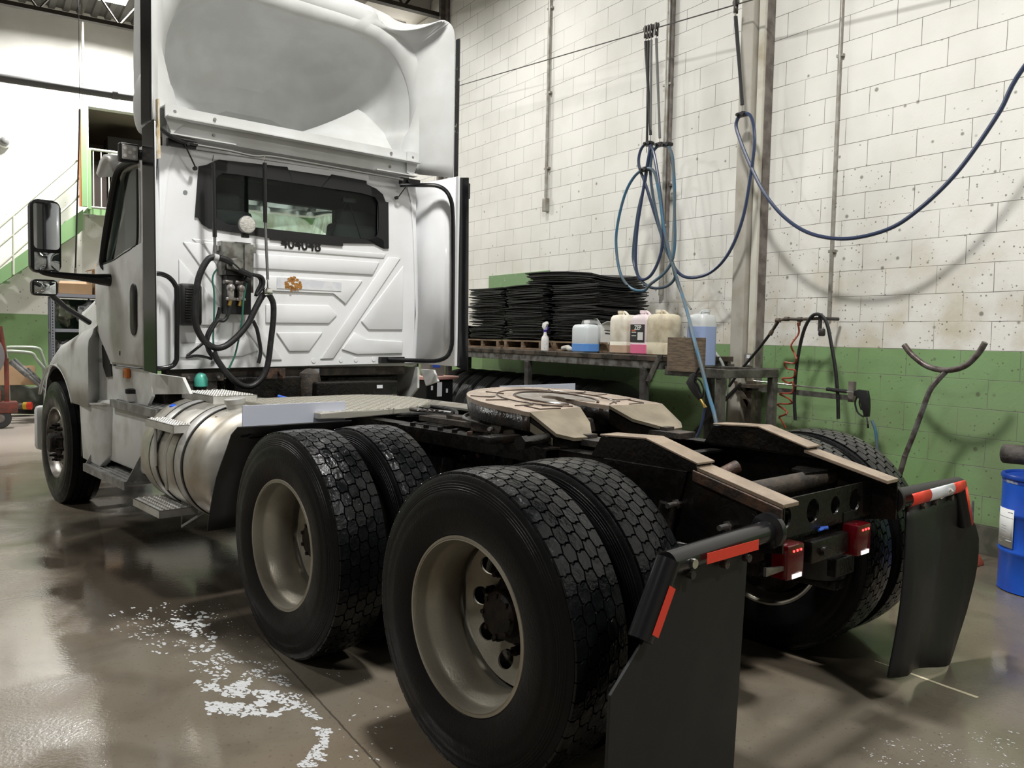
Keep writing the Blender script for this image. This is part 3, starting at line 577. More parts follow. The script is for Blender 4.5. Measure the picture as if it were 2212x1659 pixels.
def wash_gun(name, label, loc, rot, lance):
    t = thing(name, label, 'spray gun', loc); t.rotation_euler = rot
    B().prism([(-.014, -.03, .03), (-.014, .05, .035), (-.014, .085, .02), (-.014, .085, -.012), (-.014, .03, -.03), (-.014, .0, -.12), (-.014, -.005, -.17), (-.014, -.045, -.165), (-.014, -.045, -.10), (-.014, -.04, -.03)], (.028, 0, 0), .006).done('gun_body', gunm, t)
    B().tube([(0, .06, -.02), (0, .075, -.07), (0, .05, -.14), (0, 0, -.17)], .007, n=8).tube([(0, .035, -.02), (0, .04, -.07), (0, .02, -.12)], .006, n=8).done('trigger_guard', gunm, t)
    B().cyl((0, -.03, -.165), (0, -.04, -.22), .011).cyl((0, -.04, -.22), (0, -.045, -.25), .014, n=6).done('swivel', chrome if lance else brass, t)
    if lance:
        B().cyl((0, .085, .01), (0, .15, .012), .008).cyl((0, .32, .02), (0, lance, .045), .006).done('lance_tube', chrome, t)
        B().tube([(0, .15, .012), (0, .32, .02)], .015, n=12, sm=0).done('lance_grip', mat('ribbed_grip', (.02, .02, .02), .5, bump=1, bs=200), t)
    else: B().cyl((0, .085, .004), (0, .12, .004), .009).cyl((0, .12, .004), (0, .15, .004), .012).done('nozzle', gunm, t)
    return t
g = [(3.08,1.247,1.073)][0]
wash_gun('wash_lance', 'black pressure washer gun with chrome lance resting on the long rack arm', g, (.0, 0, .05), 1.02)
hose('gun_hose', 'short blue hose hanging from the wash lance behind the rear tyre', [(3.08,1.179,0.884),(3.08,1.15,0.827),(3.08,1.135,0.76),(3.08,1.117,0.623),(3.08,1.078,0.3)], .011, hoseb)
g2 = [(2.2,2.182,1.122)][0]
wash_gun('wash_gun', 'black pressure washer gun hung below the plywood block with a brass fitting', g2, (R(52), 0, pi), 0)
hose('gun_hose', 'dark hose dropping from the gun below the plywood block', [(g2[0], g2[1]-.16, g2[2]-.19), (g2[0], g2[1]-.10, g2[2]-.4), (g2[0]+.02, g2[1]+.12, g2[2]-.7), (g2[0]+.05, g2[1]+.05, .3)], .012, hosed)
hose('drain_hose', 'pale grey hose bowed down from the end stand beside the column', [(2.95,2.697,1.387),(2.95,2.612,1.323),(2.95,2.543,1.236),(2.95,2.511,1.117),(2.95,2.507,0.914),(2.95,2.517,0.669)], .014, mat('pale_grey_hose', (.3, .32, .3), .5))
hose('drain_hose', 'dark hose slanting down behind the end stand toward the bench', [(2.8,2.205,1.097),(2.8,2.351,0.97),(2.8,2.528,0.816),(2.8,2.713,0.634)], .016, hosek)
# U shaped cradle stand
crm = mat('grimy_cradle_steel', (.16, .14, .13), .4, .4, col2=(.07, .05, .045), ns=16, bump=.2)
t = thing('tyre_cradle_stand', 'grimy bent pipe stand with a U shaped cradle leaning at the green wall', 'stand', (3.05, .7, 0))
Q2 = lambda L_: [(p[0]-3.05, p[1]-.7, p[2]) for p in L_]
B().tube(Q2([(3.02,0.913,1.452),(3.02,0.844,1.378),(3.02,0.728,1.305),(3.02,0.596,1.285),(3.02,0.478,1.318),(3.02,0.394,1.401),(3.02,0.35,1.479)]), .020, n=14).done('cradle', crm, t)
B().tube(Q2([(3.02,0.602,1.275),(3.02,0.657,1.212),(3.02,0.709,1.135),(3.02,0.747,1.019),(3.02,0.806,0.833),(3.02,0.866,0.661)]), .0185, n=14).done('stem', mat('worn_silver_stem', (.30, .29, .29), .32, .7, col2=(.12, .09, .08), ns=12), t)
st = Q2([(3.02,0.866,0.661)])[0]
B().cyl(st, (st[0]-.02, st[1]+.14, .025), .0185).done('lower_stem', crm, t)
B().lathe([(0, .17), (.012, .17), (.02, .15), (.03, .03), (.07, .025)], (st[0]-.02, st[1]+.14, 0), 'Z', 28).done('foot_plate', crm, t)
t = thing('red_foot_stand', 'thin upright with a red cast foot on the floor at the wall base', 'stand', [(3.025,0.372,0)][0])
B().prism([(-.06, -.07, 0), (-.06, .08, 0), (-.06, .05, .06), (-.06, -.03, .07)], (.12, 0, 0), .012).done('foot', mat('faded_red_paint', (.45, .10, .07), .5), t)
B().cyl((0, 0, .06), (0.03, .02, .42), .008).done('upright', steel, t)
# blue drum and the pipe end over it
dc = (2.79, -.17, 0)
t = thing('steel_drum', 'bright blue steel drum with a white paper label at the right edge', 'drum', dc, .0); t.scale = (.805, .805, .80)
bluem = mat('blue_drum_paint', (.012, .095, .55), .35, col2=(.015, .07, .42), ns=3)
pr = [(0, .27), (.008, .285), (.02, .282), (.28, .282), (.295, .291), (.31, .291), (.325, .282), (.56, .282), (.575, .291), (.59, .291), (.605, .282), (.83, .282)]
B().lathe(pr, ax='Z', n=64).done('drum_shell', bluem, t)
B().lathe([(.832, .283), (.842, .292), (.86, .294), (.872, .288), (.872, .27), (.862, .262), (.855, .26), (.852, .0)], ax='Z', n=64).done('lid_ring', mat('dark_blue_lid', (.01, .05, .32), .3), t)
B().lathe([(.812, .284), (.832, .286)], ax='Z', n=64, close=False).done('lid_band', mat('scuffed_lid_band', (.35, .38, .45), .5, col2=(.02, .06, .4), ns=20, lo=.45, hi=.55), t)
b = B(); rows = []
for z in (.335, .62): rows.append([(.2935*cos(a), .2935*sin(a), z) for a in [R(129+k*5) for k in range(8)]])
b.grid(rows); b.done('paper_label', mat('paper_label', (.66, .67, .66), .6), t, solid=.001)
b = B()
for z0, z1, a0, a1 in ((.555, .558, 150, 184), (.595, .600, 174, 183), (.375, .390, 172, 183), (.402, .404, 151, 184), (.365, .368, 151, 165), (.45, .452, 160, 172), (.47, .472, 160, 172), (.49, .492, 160, 172)):
    b.grid([[(.2950*cos(R(a0-21+(a1-a0)*k/4)), .2950*sin(R(a0-21+(a1-a0)*k/4)), z) for k in range(5)] for z in (z0, z1)])
b.done('label_print', mat('label_grey_print', (.35, .37, .38), .6), t, solid=.0006)
o = thing('wall_pipe_stub', 'short thick grimy pipe sticking out above the blue drum', 'pipe', (3.05, .12, .78))
B().cyl((-.05, .06, -.01), (-.06, -.9, .03), .062, n=28).done('pipe', mat('grimy_rubber_pipe', (.09, .08, .07), .7, col2=(.03, .026, .022), ns=14, bump=.5), o)
B().box((-.09, -.5, .045), (.297, -.46, .075)).box((.2, -.55, -.06), (.297, -.41, .14)).done('support', sb, o, smooth=0)
# ================================================================ the truck (its own axes: Y forward, X to its right; rear axle at the origin)
TR = thing('tractor_truck', 'white day cab semi tractor with bare fifth wheel and black rear frame', 'truck', (0, 0, 0), ANG)
def P(name, b, m, parent=None, **k): return b.done(name, m, parent or TR, **k)
# ---- wheels
def drive_tread(b, Rm=.515, tw=.112, cols=5, n=52):
    """interlocking wet tread blocks, footprint hexagons set in staggered columns"""
    w = 2*tw/cols; pit = 2*pi/n
    for c in range(cols):
        x0 = -tw+c*w; x1 = x0+w; sh = c in (0, cols-1); off = .5*(c % 2)
        for k in range(n):
            a = (k+off)*pit; ha = pit*(.465 if sh else .455); ch = pit*.13
            g = .0013
            xa, xb = x0+g, x1-g
            if c == 0: xa = x0
            if c == cols-1: xb = x1
            e = w*.09; l_, r_ = (0 if c == 0 else e), (0 if c == cols-1 else e); kx = (xa+xb)/2; kk = pit*.09
            fp = [(xa+l_, -ha), (kx-w*.12, -ha+kk), (kx+w*.12, -ha-kk*.4), (xb-r_, -ha), (xb+r_*.8, 0), (xb-r_, ha), (kx+w*.12, ha-kk*.4), (kx-w*.12, ha+kk*.6), (xa+l_, ha), (xa-l_*.8, 0)]
            top = []; bot = []; mid = []
            for x, t in fp:
                cx, ct = (xa+xb)/2, 0; xi = cx+(x-cx)*.955; ti = t*.96
                rr = Rm-.006*(x/tw)**2; A = a+t; A2 = a+ti
                top.append(b.b.verts.new((xi, rr*cos(A2), rr*sin(A2)))); r3 = rr-.0022; mid.append(b.b.verts.new((x, r3*cos(A), r3*sin(A)))); r4 = Rm-.017; bot.append(b.b.verts.new((x, r4*cos(A), r4*sin(A))))
            m = len(fp); b.b.faces.new(top)
            for i in range(m):
                j = (i+1) % m; b.b.faces.new((top[i], top[j], mid[j], mid[i])); b.b.faces.new((mid[i], mid[j], bot[j], bot[i]))
def side_loop(Rm, hw):
    """sidewall with moulded rings"""
    L_ = [(.80, .292), (.90, .300), (.965, .325), (1.0, .365), (1.01, .385), (1.005, .40), (1.0, .402), (.995, .425), (.975, .445), (.965, .447), (.962, .453), (.951, .4545), (.948, .461), (.937, .4625), (.93, .469), (.917, .4705), (.905, .478), (.89, .4795), (.87, .487), (.845, .497)]
    return [(hw*a, r) for a, r in L_]
def make_tyre(drive=True):
    b = B(); hw = .137; s = side_loop(.515, hw); core = .502 if drive else .515
    lo = [(-a, r) for a, r in s]; hi = [(a, r) for a, r in s][::-1]
    if drive: mid = [(-hw*.83, .500), (-hw*.6, .502), (hw*.6, .502), (hw*.83, .500)]
    else:
        tw = hw*.83; mid = []; ribs = 5; st = 2*tw/ribs
        for k in range(ribs):
            x0 = -tw+k*st+(.004 if k else 0); x1 = -tw+(k+1)*st-(.004 if k < ribs-1 else 0)
            mid += [(x0, .512-.008*(x0/tw)**2), (x1, .512-.008*(x1/tw)**2)]
            if k < ribs-1: mid += [(x1+.001, .498), (x1+.007, .498)]
    b.lathe(lo+mid+hi+[(hw*.6, .283), (-hw*.6, .283)], n=96, close=True)
    if drive: drive_tread(b)
    return b
def disc_holes(b, x, r0, r1, rh, hr, nh=10, th=.008, dish=0.):
    """wheel disc with hand holes; hr = hole radius at pitch circle rh"""
    M_ = 24
    for s in range(nh):
        a0 = 2*pi*s/nh; da = 2*pi/nh
        inn = []; out = []
        for k in range(M_):
            t = 2*pi*k/M_; c, d = cos(t), sin(t); q = 1/max(abs(c), abs(d)); u, v = c*q, d*q
            rr = (r0+r1)/2+u*(r1-r0)/2; aa = a0+v*da/2
            out.append((rr, aa)); inn.append((rh+hr*c, a0+hr*d/rh))
        X = lambda rr: x+dish*((rr-r0)/(r1-r0))**2
        for sgn in (0, 1):
            A_ = [b.b.verts.new((X(r)-sgn*th, r*cos(a), r*sin(a))) for r, a in out]; C_ = [b.b.verts.new((X(r)-sgn*th, r*cos(a), r*sin(a))) for r, a in inn]
            for i in range(M_): b.b.faces.new((A_[i], A_[(i+1) % M_], C_[(i+1) % M_], C_[i]))
            if sgn: 
                for i in range(M_): b.b.faces.new((C0[i], C0[(i+1) % M_], C_[(i+1) % M_], C_[i]))
            C0 = C_
def rim_deep():
    """outer dual rim: outboard is -X; barrel runs in to the disc set at +X"""
    b = B(); T_ = .006
    prof = [(-.118, .299), (-.124, .296), (-.124, .288), (-.110, .284), (-.08, .2835), (-.065, .279), (-.045, .262), (.02, .255), (.055, .262), (.075, .279), (.10, .2835), (.118, .288), (.124, .299)]
    inn = [(a, r-T_) for a, r in prof[2:-2]][::-1]
    b.lathe(prof+[(.118, .28)]+inn, n=96, close=True)
    disc_holes(b, .150, .135, .262, .205, .034, dish=-.045); b.lathe([(.15, .10), (.15, .137), (.142, .137), (.142, .10)], n=60, close=True)
    return b
def hub_drive():
    b = B(); b.lathe([(.15, .14), (.135, .14), (.13, .125), (.08, .105), (.07, .085), (.03, .08), (.02, .07), (.015, .0)], n=40)
    for k in range(10):
        a = 2*pi*k/10+.3; b.cyl((.145, .143*cos(a), .143*sin(a)), (.10, .143*cos(a), .143*sin(a)), .017, n=6); b.cyl((.10, .143*cos(a), .143*sin(a)), (.08, .143*cos(a), .143*sin(a)), .010, n=8)
    for k in range(8):
        a = 2*pi*k/8; b.cyl((.05, .07*cos(a), .07*sin(a)), (.014, .07*cos(a), .07*sin(a)), .009, n=6)
    return b
ty = make_tyre(True).done('drive_tyre', rubw, TR, smooth=28); ty.data.materials.append(rubber)
def side_mat(me):
    for p in me.polygons:
        r = math.hypot(p.center.y, p.center.z)
        if r < .496 or abs(p.center.x) > .114: p.material_index = 1
side_mat(ty.data)
rim = rim_deep().done('wheel_rim', wheelm, ty, smooth=40); hub = hub_drive().done('hub', hubm, ty, smooth=35)
ty.location = (-1.085, 0, .50)
def tdup(x, y, flip, with_kids=True, rot=0):
    c = ty.copy(); COL.objects.link(c); c.location = (x, y, .50); c.rotation_euler = (rot, 0, pi if flip else 0)
    if with_kids:
        for ch in (rim, hub): d = ch.copy(); COL.objects.link(d); d.parent = c
    return c
ty['label'] = 'near rear drive tyre with its deep dished rim'
tdup(-1.085, 1.32, False, rot=.35); tdup(1.085, 0, True); tdup(1.085, 1.32, True, rot=.2)
def rim_inner():
    b = B(); prof = [(-.118, .299), (-.124, .296), (-.124, .288), (-.10, .2835), (-.075, .279), (-.055, .262), (.045, .262), (.065, .279), (.10, .2835), (.124, .29), (.124, .299)]
    b.lathe(prof+[(a, r-.006) for a, r in prof[2:-2]][::-1], n=64, close=True); b.lathe([(-.118, .09), (-.118, .262), (-.126, .262), (-.126, .09)], n=48, close=True); return b
rin = None
for sx in (-1, 1):
    for y, ro in ((0, .1), (1.32, .5)):
        c = tdup(sx*.745, y, sx > 0, False, ro)
        if rin is None: rin = rim_inner().done('wheel_rim', wheelm, c, smooth=40)
        else: d = rin.copy(); COL.objects.link(d); d.parent = c
        B().lathe([(-.13, .0), (-.13, .262), (-.09, .262), (.06, .24), (.10, .24), (.12, .2), (.13, .06)], n=40).done('brake_drum', frame, c)
# steer tyres
st_ = make_tyre(False).done('steer_tyre', rubber, TR, smooth=28); st_.location = (-1.03, 5.52, .50); st_['label'] = 'ribbed front steer tyre'
b = B(); prof = [(-.118, .299), (-.124, .296), (-.124, .288), (-.10, .2835), (-.075, .279), (-.055, .262), (.045, .262), (.065, .279), (.10, .2835), (.124, .29), (.124, .299)]
b.lathe(prof+[(a, r-.006) for a, r in prof[2:-2]][::-1], n=64, close=True)
disc_holes(b, -.085, .12, .265, .205, .032, dish=.06); b.lathe([(-.085, .09), (-.085, .122), (-.077, .122), (-.077, .09)], n=48, close=True)
srim = b.done('wheel_rim', mat('grimy_steer_rim', (.34, .32, .29), .4, .6, col2=(.13, .115, .1), ns=9, lo=.45, hi=.65), st_, smooth=40)
b = B().lathe([(-.07, .12), (-.10, .115), (-.12, .085), (-.165, .08), (-.175, .07), (-.18, .0)], n=36)
for k in range(10):
    a = 2*pi*k/10+.3; b.cyl((-.08, .143*cos(a), .143*sin(a)), (-.125, .143*cos(a), .143*sin(a)), .017, n=6); b.cyl((-.125, .143*cos(a), .143*sin(a)), (-.15, .143*cos(a), .143*sin(a)), .010, n=8)
shub = b.done('hub', hubm, st_, smooth=35)
c = st_.copy(); COL.objects.link(c); c.location.x = 1.03; c.rotation_euler.z = pi
for ch in (srim, shub): d = ch.copy(); COL.objects.link(d); d.parent = c
# ---- axles and suspension
b = B()
b.cyl((-.88, 0, .5), (.88, 0, .5), .062, n=18).lathe([(-.17, .03), (-.15, .12), (-.06, .20), (.06, .20), (.15, .12), (.17, .03)], (0, 0, .48), 'Y', 28).lathe([(-.26, .04), (-.24, .085), (-.12, .09)], (.0, 0, .48), 'Y', 18)
P('rear_axle_housing', b, frame, smooth=40)
b = B().cyl((-.88, 1.32, .5), (.88, 1.32, .5), .062, n=18).lathe([(1.10, .04), (1.14, .12), (1.26, .20), (1.40, .20), (1.52, .12), (1.6, .06)], (0, 0, .50), 'Y', 28); P('front_drive_axle_housing', b, frame, smooth=40)
P('steer_axle', B().cyl((-.88, 5.52, .45), (.88, 5.52, .45), .05).box((-.45, 5.46, .36), (.45, 5.58, .44), .01), frame)
P('driveshaft', B().cyl((0, .2, .52), (0, 1.08, .60), .045).cyl((0, 1.6, .56), (.03, 3.2, .72), .05), frame)
for y in (.0, 1.32):
    for x in (-.5, .5):
        b = B(); yb = y+(-.34 if y == 0 else .34)
        b.lathe([(.44, .06), (.45, .12), (.50, .135), (.56, .125), (.62, .14), (.70, .125), (.72, .06)], (x*1.0, yb+.0, 0), 'Z', 28)
        P('air_spring', b, mat('air_spring_rubber', (.014, .014, .014), .35, bump=.2), smooth=40)
        P('suspension_arm', B().box((x-.045, y-.45, .40), (x+.045, y+.45, .45), .01).box((x-.06, y-.09, .38), (x+.06, y+.09, .56), .012), frame)
        P('shock_absorber', B().cyl((x*.95, y-.16, .45), (x*.92, y-.22, .70), .028).cyl((x*.92, y-.22, .66), (x*.90, y-.25, .86), .036), frame)
for x in (-.33, .33): P('torque_rod', B().cyl((x, 0.1, .62), (x, .60, .66), .026).lathe([(-.04, .045), (.04, .045)], (x, .07, .62), 'X', 16).lathe([(-.04, .045), (.04, .045)], (x, .62, .66), 'X', 16), frame)
P('tilted_torque_rod', B().cyl((.30, -.05, .90), (-.02, .08, .76), .030).lathe([(-.035, .045), (.035, .045)], (-.02, .09, .75), 'Y', 16).box((-.06, .02, .74), (.0, .10, .82), .01), rust)['label'] = 'rust brown torque rod end between the rails'
for x in (-.74, .74):
    for y in (0.16, 1.48): P('brake_chamber', B().lathe([(-.12, .04), (-.10, .08), (-.0, .085), (.01, .09), (.02, .085), (.10, .075), (.12, .03)], (x*.72, y+.06, .62), 'Y', 20), frame, smooth=40)
# ---- frame rails
def rail(s):
    X1 = s*.432; X0 = s*.342; xi = s*.424; FY = [(-.686, .917, .762), (-.36, 1.0, .76), (-.35, .985, .72), (6.2, .985, .72)]
    b = B()
    b.prism([(X1, -.70, .918), (X1, -.70, .762), (X1, -.45, .72), (X1, 6.2, .72), (X1, 6.2, .985), (X1, -.40, .985)], (-s*.008, 0, 0))
    P_ = lambda y0, z0, y1, z1, dz: b.prism([(X1, y0, z0), (X0, y0, z0), (X0, y1, z1), (X1, y1, z1)], (0, 0, dz))
    P_(-.40, .986, 6.2, .986, -.009)
    P_(-.45, .72, 6.2, .72, .009)
    return P('frame_rail', b, frame, smooth=0)
for s in (-1, 1):
    rl = rail(s)
    rl['label'] = 'left black frame rail' if s < 0 else 'right black frame rail'
    # sloped tail flange and raised ramp, both with worn tan tops
    b = B(); b.prism([(s*.434, -.70, .926), (s*.336, -.70, .926), (s*.336, -.345, 1.008), (s*.434, -.345, 1.008)], (0, 0, -.014), .002)
    b.done('tail_ramp', tan, rl, smooth=0)
    if s < 0: b2 = B(); b2.box((-.446, -.70, 0), (-.4345, 0.0, .05), 0); b2.b.free(); B().prism([(-.4345, -.70, .912), (-.4345, -.345, .994), (-.4345, -.345, .955), (-.4345, -.70, .873)], (-.012, 0, 0), .003).done('wet_edge_angle', rust, rl, smooth=0)
    top = [(.155, .985), (.105, 1.066), (-.125, 1.075), (-.352, 1.012), (-.36, .985)]
    b = B()
    for xx in (s*.338, s*.436): b.prism([(xx, y, z) for y, z in top], (-s*.008 if abs(xx) > .4 else s*.008, 0, 0))
    b.prism([(s*.344, .157, .985), (s*.430, .157, .985), (s*.430, .107, 1.064), (s*.344, .107, 1.064)], (0, -.006, 0))
    b.done('ramp_sides', frame, rl, smooth=0)
    b = B(); b.prism([(s*.440, .108, 1.069), (s*.334, .108, 1.069), (s*.334, -.125, 1.079), (s*.440, -.125, 1.079)], (0, 0, .008), .002).prism([(s*.440, -.125, 1.079), (s*.334, -.125, 1.079), (s*.334, -.362, 1.013), (s*.440, -.362, 1.013)], (0, 0, .008), .002)
    b.done('guide_ramp', tan, rl, smooth=0)
    for k in range(9):
        y = .5+k*.12; b = B()
        B().cyl((s*.385, y, .986), (s*.385, y, 1.0), .014, n=6).cyl((s*.433, y, .9), (s*.45, y, .9), .012, n=6).done('frame_bolt', rust if k % 3 == 0 else frame, rl, smooth=0)
    for y, z in ((-.28, .86), (-.50, .82), (-.18, .78), (-.60, .87)): B().cyl((s*.433, y, z), (s*.452, y, z), .019, n=6).cyl((s*.452, y, z), (s*(.500 if y > -.55 else .46), y, z), .010, n=10).done('frame_bolt', steel if y in (-.28, -.50) else frame, rl)
    B().prism([(s*.433, .08, .985), (s*.433, -.32, .985), (s*.433, -.22, .60), (s*.433, .05, .56)], (s*.012, 0, 0), .002).box((s*.433, -.06, .5) if s > 0 else (-.50, -.06, .5), (s*.50, .06, .72) if s > 0 else (-.433, .06, .72), .006).done('suspension_hanger', frame, rl, smooth=0)
    B().prism([(s*.433, 1.46, .985), (s*.433, 1.1, .985), (s*.433, 1.2, .56), (s*.433, 1.38, .56)], (s*.012, 0, 0), .002).done('suspension_hanger', frame, rl, smooth=0)
# slide rails of the fifth wheel mount
for s in (-1, 1):
    P('mount_angle', B().box((s*.47-.045, .34, .987), (s*.47+.045, 1.42, .997), .001).box((s*.512-.004, .34, .93), (s*.512+.004, 1.42, .987)) , frame, smooth=0)
    for k in range(9): P('mount_bolt', B().cyl((s*.48, .42+k*.115, .997), (s*.48, .42+k*.115, 1.012), .015, n=6), rust if k in (4, 2) else frame, smooth=0)
    P('slide_rack', B().box((s*.27-.06, .20, 1.0), (s*.27+.06, 1.50, 1.028), .002).box((s*.27-.03, .30, 1.028), (s*.27+.03, 1.3, 1.045), .002), mud, smooth=0)
P('mount_plate', B().box((-.42, .34, .99), (.42, .46, 1.0)), frame, smooth=0); P('mount_plate', B().box((-.42, 1.2, .99), (.42, 1.42, 1.0)), frame, smooth=0)
P('crossmember', B().box((-.424, 1.0, .74), (.424, 1.02, .96)).box((-.424, 1.0, .95), (.424, 1.12, .96)).box((-.424, 1.0, .74), (.424, 1.12, .75)), frame, smooth=0)
P('crossmember', B().box((-.424, .12, .74), (.424, .14, .96)).box((-.424, .06, .95), (.424, .14, .96)), frame, smooth=0)
# rear crossmember: plate with round holes and a tube in front
b = B(); zc = .845
def holeplate(b, x0, x1, z0, z1, y, holes, d):
    xs = [x0]+[(holes[i][0]+holes[i+1][0])/2 for i in range(len(holes)-1)]+[x1]
    for (cx, cz, r), xa, xb in zip(holes, xs, xs[1:]):
        n = 24; inn = circ((cx, y, cz), r, n, 'Y', pi/4); out = []
        for k in range(n):
            t = 2*pi*k/n+pi/4; c, s2 = cos(t), sin(t); q = 1/max(abs(c), abs(s2)); u, v = c*q, s2*q
            out.append((cx+(xb-cx if u > 0 else cx-xa)*u, y, cz+(z1-cz if v > 0 else cz-z0)*v))
        b.ring(out, inn, d)
holeplate(b, -.42, .42, .765, .905, -.60, [(-.25, .84, .045), (-.05, .84, .045), (.12, .84, .035), (.28, .84, .045)], (0, .008, 0))
P('rear_crossmember', b, frame, smooth=0)
P('cross_tube', B().cyl((-.42, -.42, .90), (.42, -.42, .90), .035), mud)
P('cross_tube_gusset', B().prism([(.42, -.46, .925), (.42, -.30, .925), (.25, -.34, .925), (.18, -.44, .925)], (0, 0, .01)), frame, smooth=0)
P('rear_air_tank', B().lathe([(-.28, .02), (-.27, .08), (-.24, .10), (.24, .10), (.27, .08), (.28, .02)], (0, .38, .80), 'X', 28), frame, smooth=40)
P('towing_bracket', B().box((-.12, -.64, .66), (.16, -.60, .74), .006).cyl((-.05, -.62, .70), (-.05, -.66, .70), .02), frame)
P('blue_connector', B().cyl((.01, -.60, .765), (.03, -.62, .77), .007).cyl((-.02, -.61, .765), (.01, -.61, .765), .005), mat('blue_connector_plastic', (.05, .15, .7), .4))
# ---- fifth wheel
def pz(y): return 1.13+.072*(y-.45)
cy = .75; Rf = .475; out = []
for k in range(33):
    a = R(-22)+(R(180+44))*k/32; out.append((Rf*cos(a), cy+Rf*sin(a)))
out = [(x, y) for x, y in out if y > .60]
right = [(.464, .54), (.458, .50)]; left = [(-.458, .50), (-.464, .54)]
slot = [(-.10, .54), (-.062, .64), (-.055, .80)]+[(.055*cos(a), .83+.055*sin(a)) for a in [pi-pi*k/8 for k in range(9)]]+[(.055, .80), (.062, .64), (.10, .54)]
poly = [(.10, .54)]+[right[1], right[0]]+out+[left[1], left[0]]+slot[:-1]
FW = P('fifth_wheel_plate', B().prism([(x, y, pz(y)) for x, y in poly], (0, 0, -.022), .002), mat('greasy_tan_plate', (.37, .295, .235), .34, col2=(.27, .215, .17), ns=6, r2=.2, bump=.08, bs=50), smooth=0)
# horns that slope down to the rear
for s in (-1, 1):
    f = [(s*.458, .50, pz(.50)), (s*.432, .36, 1.052), (s*.375, .31, 1.036), (s*.275, .30, 1.034), (s*.15, .43, 1.078), (s*.10, .54, pz(.54))]
    b = B(); b.prism(f, (0, .004, -.014)); b.done('horn_ramp', mat('ramp_khaki_steel', (.235, .20, .145), .4, col2=(.165, .14, .10), ns=7, r2=.28, bump=.1), FW, smooth=0)
    b = B(); b.prism([(x*.985, y+.012, z-.02) for x, y, z in f], (0, .02, -.055)); b.done('horn_underside', frame, FW, smooth=0)
skm = frame
b = B(); edge = [(.10, .47)]+[(.115, .40), (.205, .31)]
per = [(.458, .50), (.464, .54)]+out+[(-.464, .54), (-.458, .50)]
b.grid([[(x*.992, cy+(y-cy)*.99, pz(y)-.02) for x, y in per], [(x*.985, cy+(y-cy)*.985, pz(y)-.055-.03*(y < 1.0)) for x, y in per], [(x*.93, cy+(y-cy)*.95, pz(y)-.075-.03*(y < 1.0)) for x, y in per]])
for sx in (-1, 1):
    b.grid([[(sx*x, y, z) for x, y, z in ((.10, .54, pz(.54)-.02), (.062, .64, pz(.64)-.02), (.056, .85, pz(.85)-.02))], [(sx*x, y, z) for x, y, z in ((.115, .54, 1.04), (.08, .64, 1.05), (.07, .85, 1.08))]])
b.done('skirt', skm, FW, smooth=40, solid=.008)
b = B()
b.box((-.44, .62, 1.0), (.44, .70, 1.07), .01).cyl((-.46, .72, 1.05), (.46, .72, 1.05), .035).box((-.40, .50, 1.0), (-.30, .98, 1.08), .01).box((.30, .50, 1.0), (.40, .98, 1.08), .01).box((-.15, .9, 1.0), (.15, 1.15, 1.1), .01)
b.done('pivot_brackets', mud, FW)
# lock jaw disc, polished around the throat
b = B(); n = 40; o_ = []; i_ = []
for k in range(n+1):
    a = R(-55)+R(290)*k/n; o_.append((.185*cos(a), .80+.20*sin(a))); i_.append((.062*cos(a), .83+.065*sin(a)))
b.grid([[(x, y, pz(y)+.0015) for x, y in o_], [(x, y, pz(y)+.0015) for x, y in i_]])
b.done('worn_centre_disc', mat('worn_grey_disc', (.30, .285, .27), .3, .3, col2=(.20, .165, .13), ns=12), FW, smooth=0)
# grease grooves
gm = mat('dark_grease_groove', (.045, .032, .025), .22)
b = B()
def gro(pts, r=.0045): b.tube([(x, y, pz(y)+.0012) for x, y in pts], r, n=6, sm=3)
gro([(.20*cos(a), .80+.215*sin(a)) for a in [R(-60)+R(300)*k/20 for k in range(21)]], .007)
gro([(.29*cos(a), .80+.30*sin(a)) for a in [R(-50)+R(280)*k/20 for k in range(21)]], .004)
for s in (-1, 1):
    gro([(s*.13, .56), (s*.20, .60), (s*.27, .62)], .004); gro([(s*.40, .66), (s*.29, .66), (s*.27, .74)], .004)
    gro([(s*.40, .98), (s*.33, .92), (s*.28, .94)], .004); gro([(s*.36, .54), (s*.36, .64)], .004); gro([(s*.24, .53), (s*.36, .54)], .004); gro([(s*.22, 1.08), (s*.17, 1.0)], .004); gro([(s*.42, .84), (s*.30, .82)], .004)
b.done('grease_grooves', gm, FW)
B().prism([(-.450, .50, 1.085), (-.434, .38, 1.03), (-.434, .38, 1.0), (-.450, .50, 1.05)], (-.004, 0, 0)).done('rating_plate', mat('brownish_plate', (.16, .14, .10), .4), FW, smooth=0)
b = B(); b.cyl((-.40, .42, 1.03), (-.62, .35, 1.03), .022).cyl((-.62, .35, 1.03), (-.66, .34, 1.03), .03, n=6); b.box((-.64, .55, 1.0), (-.45, .63, 1.03), .004)
b.done('release_slide', frame, FW)
P('release_spring', B().tube([(-.32+.0*k, 1.28+.012*k, 1.06+.02*cos(k*1.6)) if k % 2 else (-.28, 1.28+.012*k, 1.06) for k in range(22)], .004, n=6, sm=2), black)
P('release_rod', B().cyl((-.30, 1.25, 1.06), (-.30, 1.62, 1.05), .010).tube([(-.3, 1.1, 1.07), (-.42, 1.0, 1.06), (-.40, .8, 1.04), (-.5, .72, 1.04)], .009), steel)
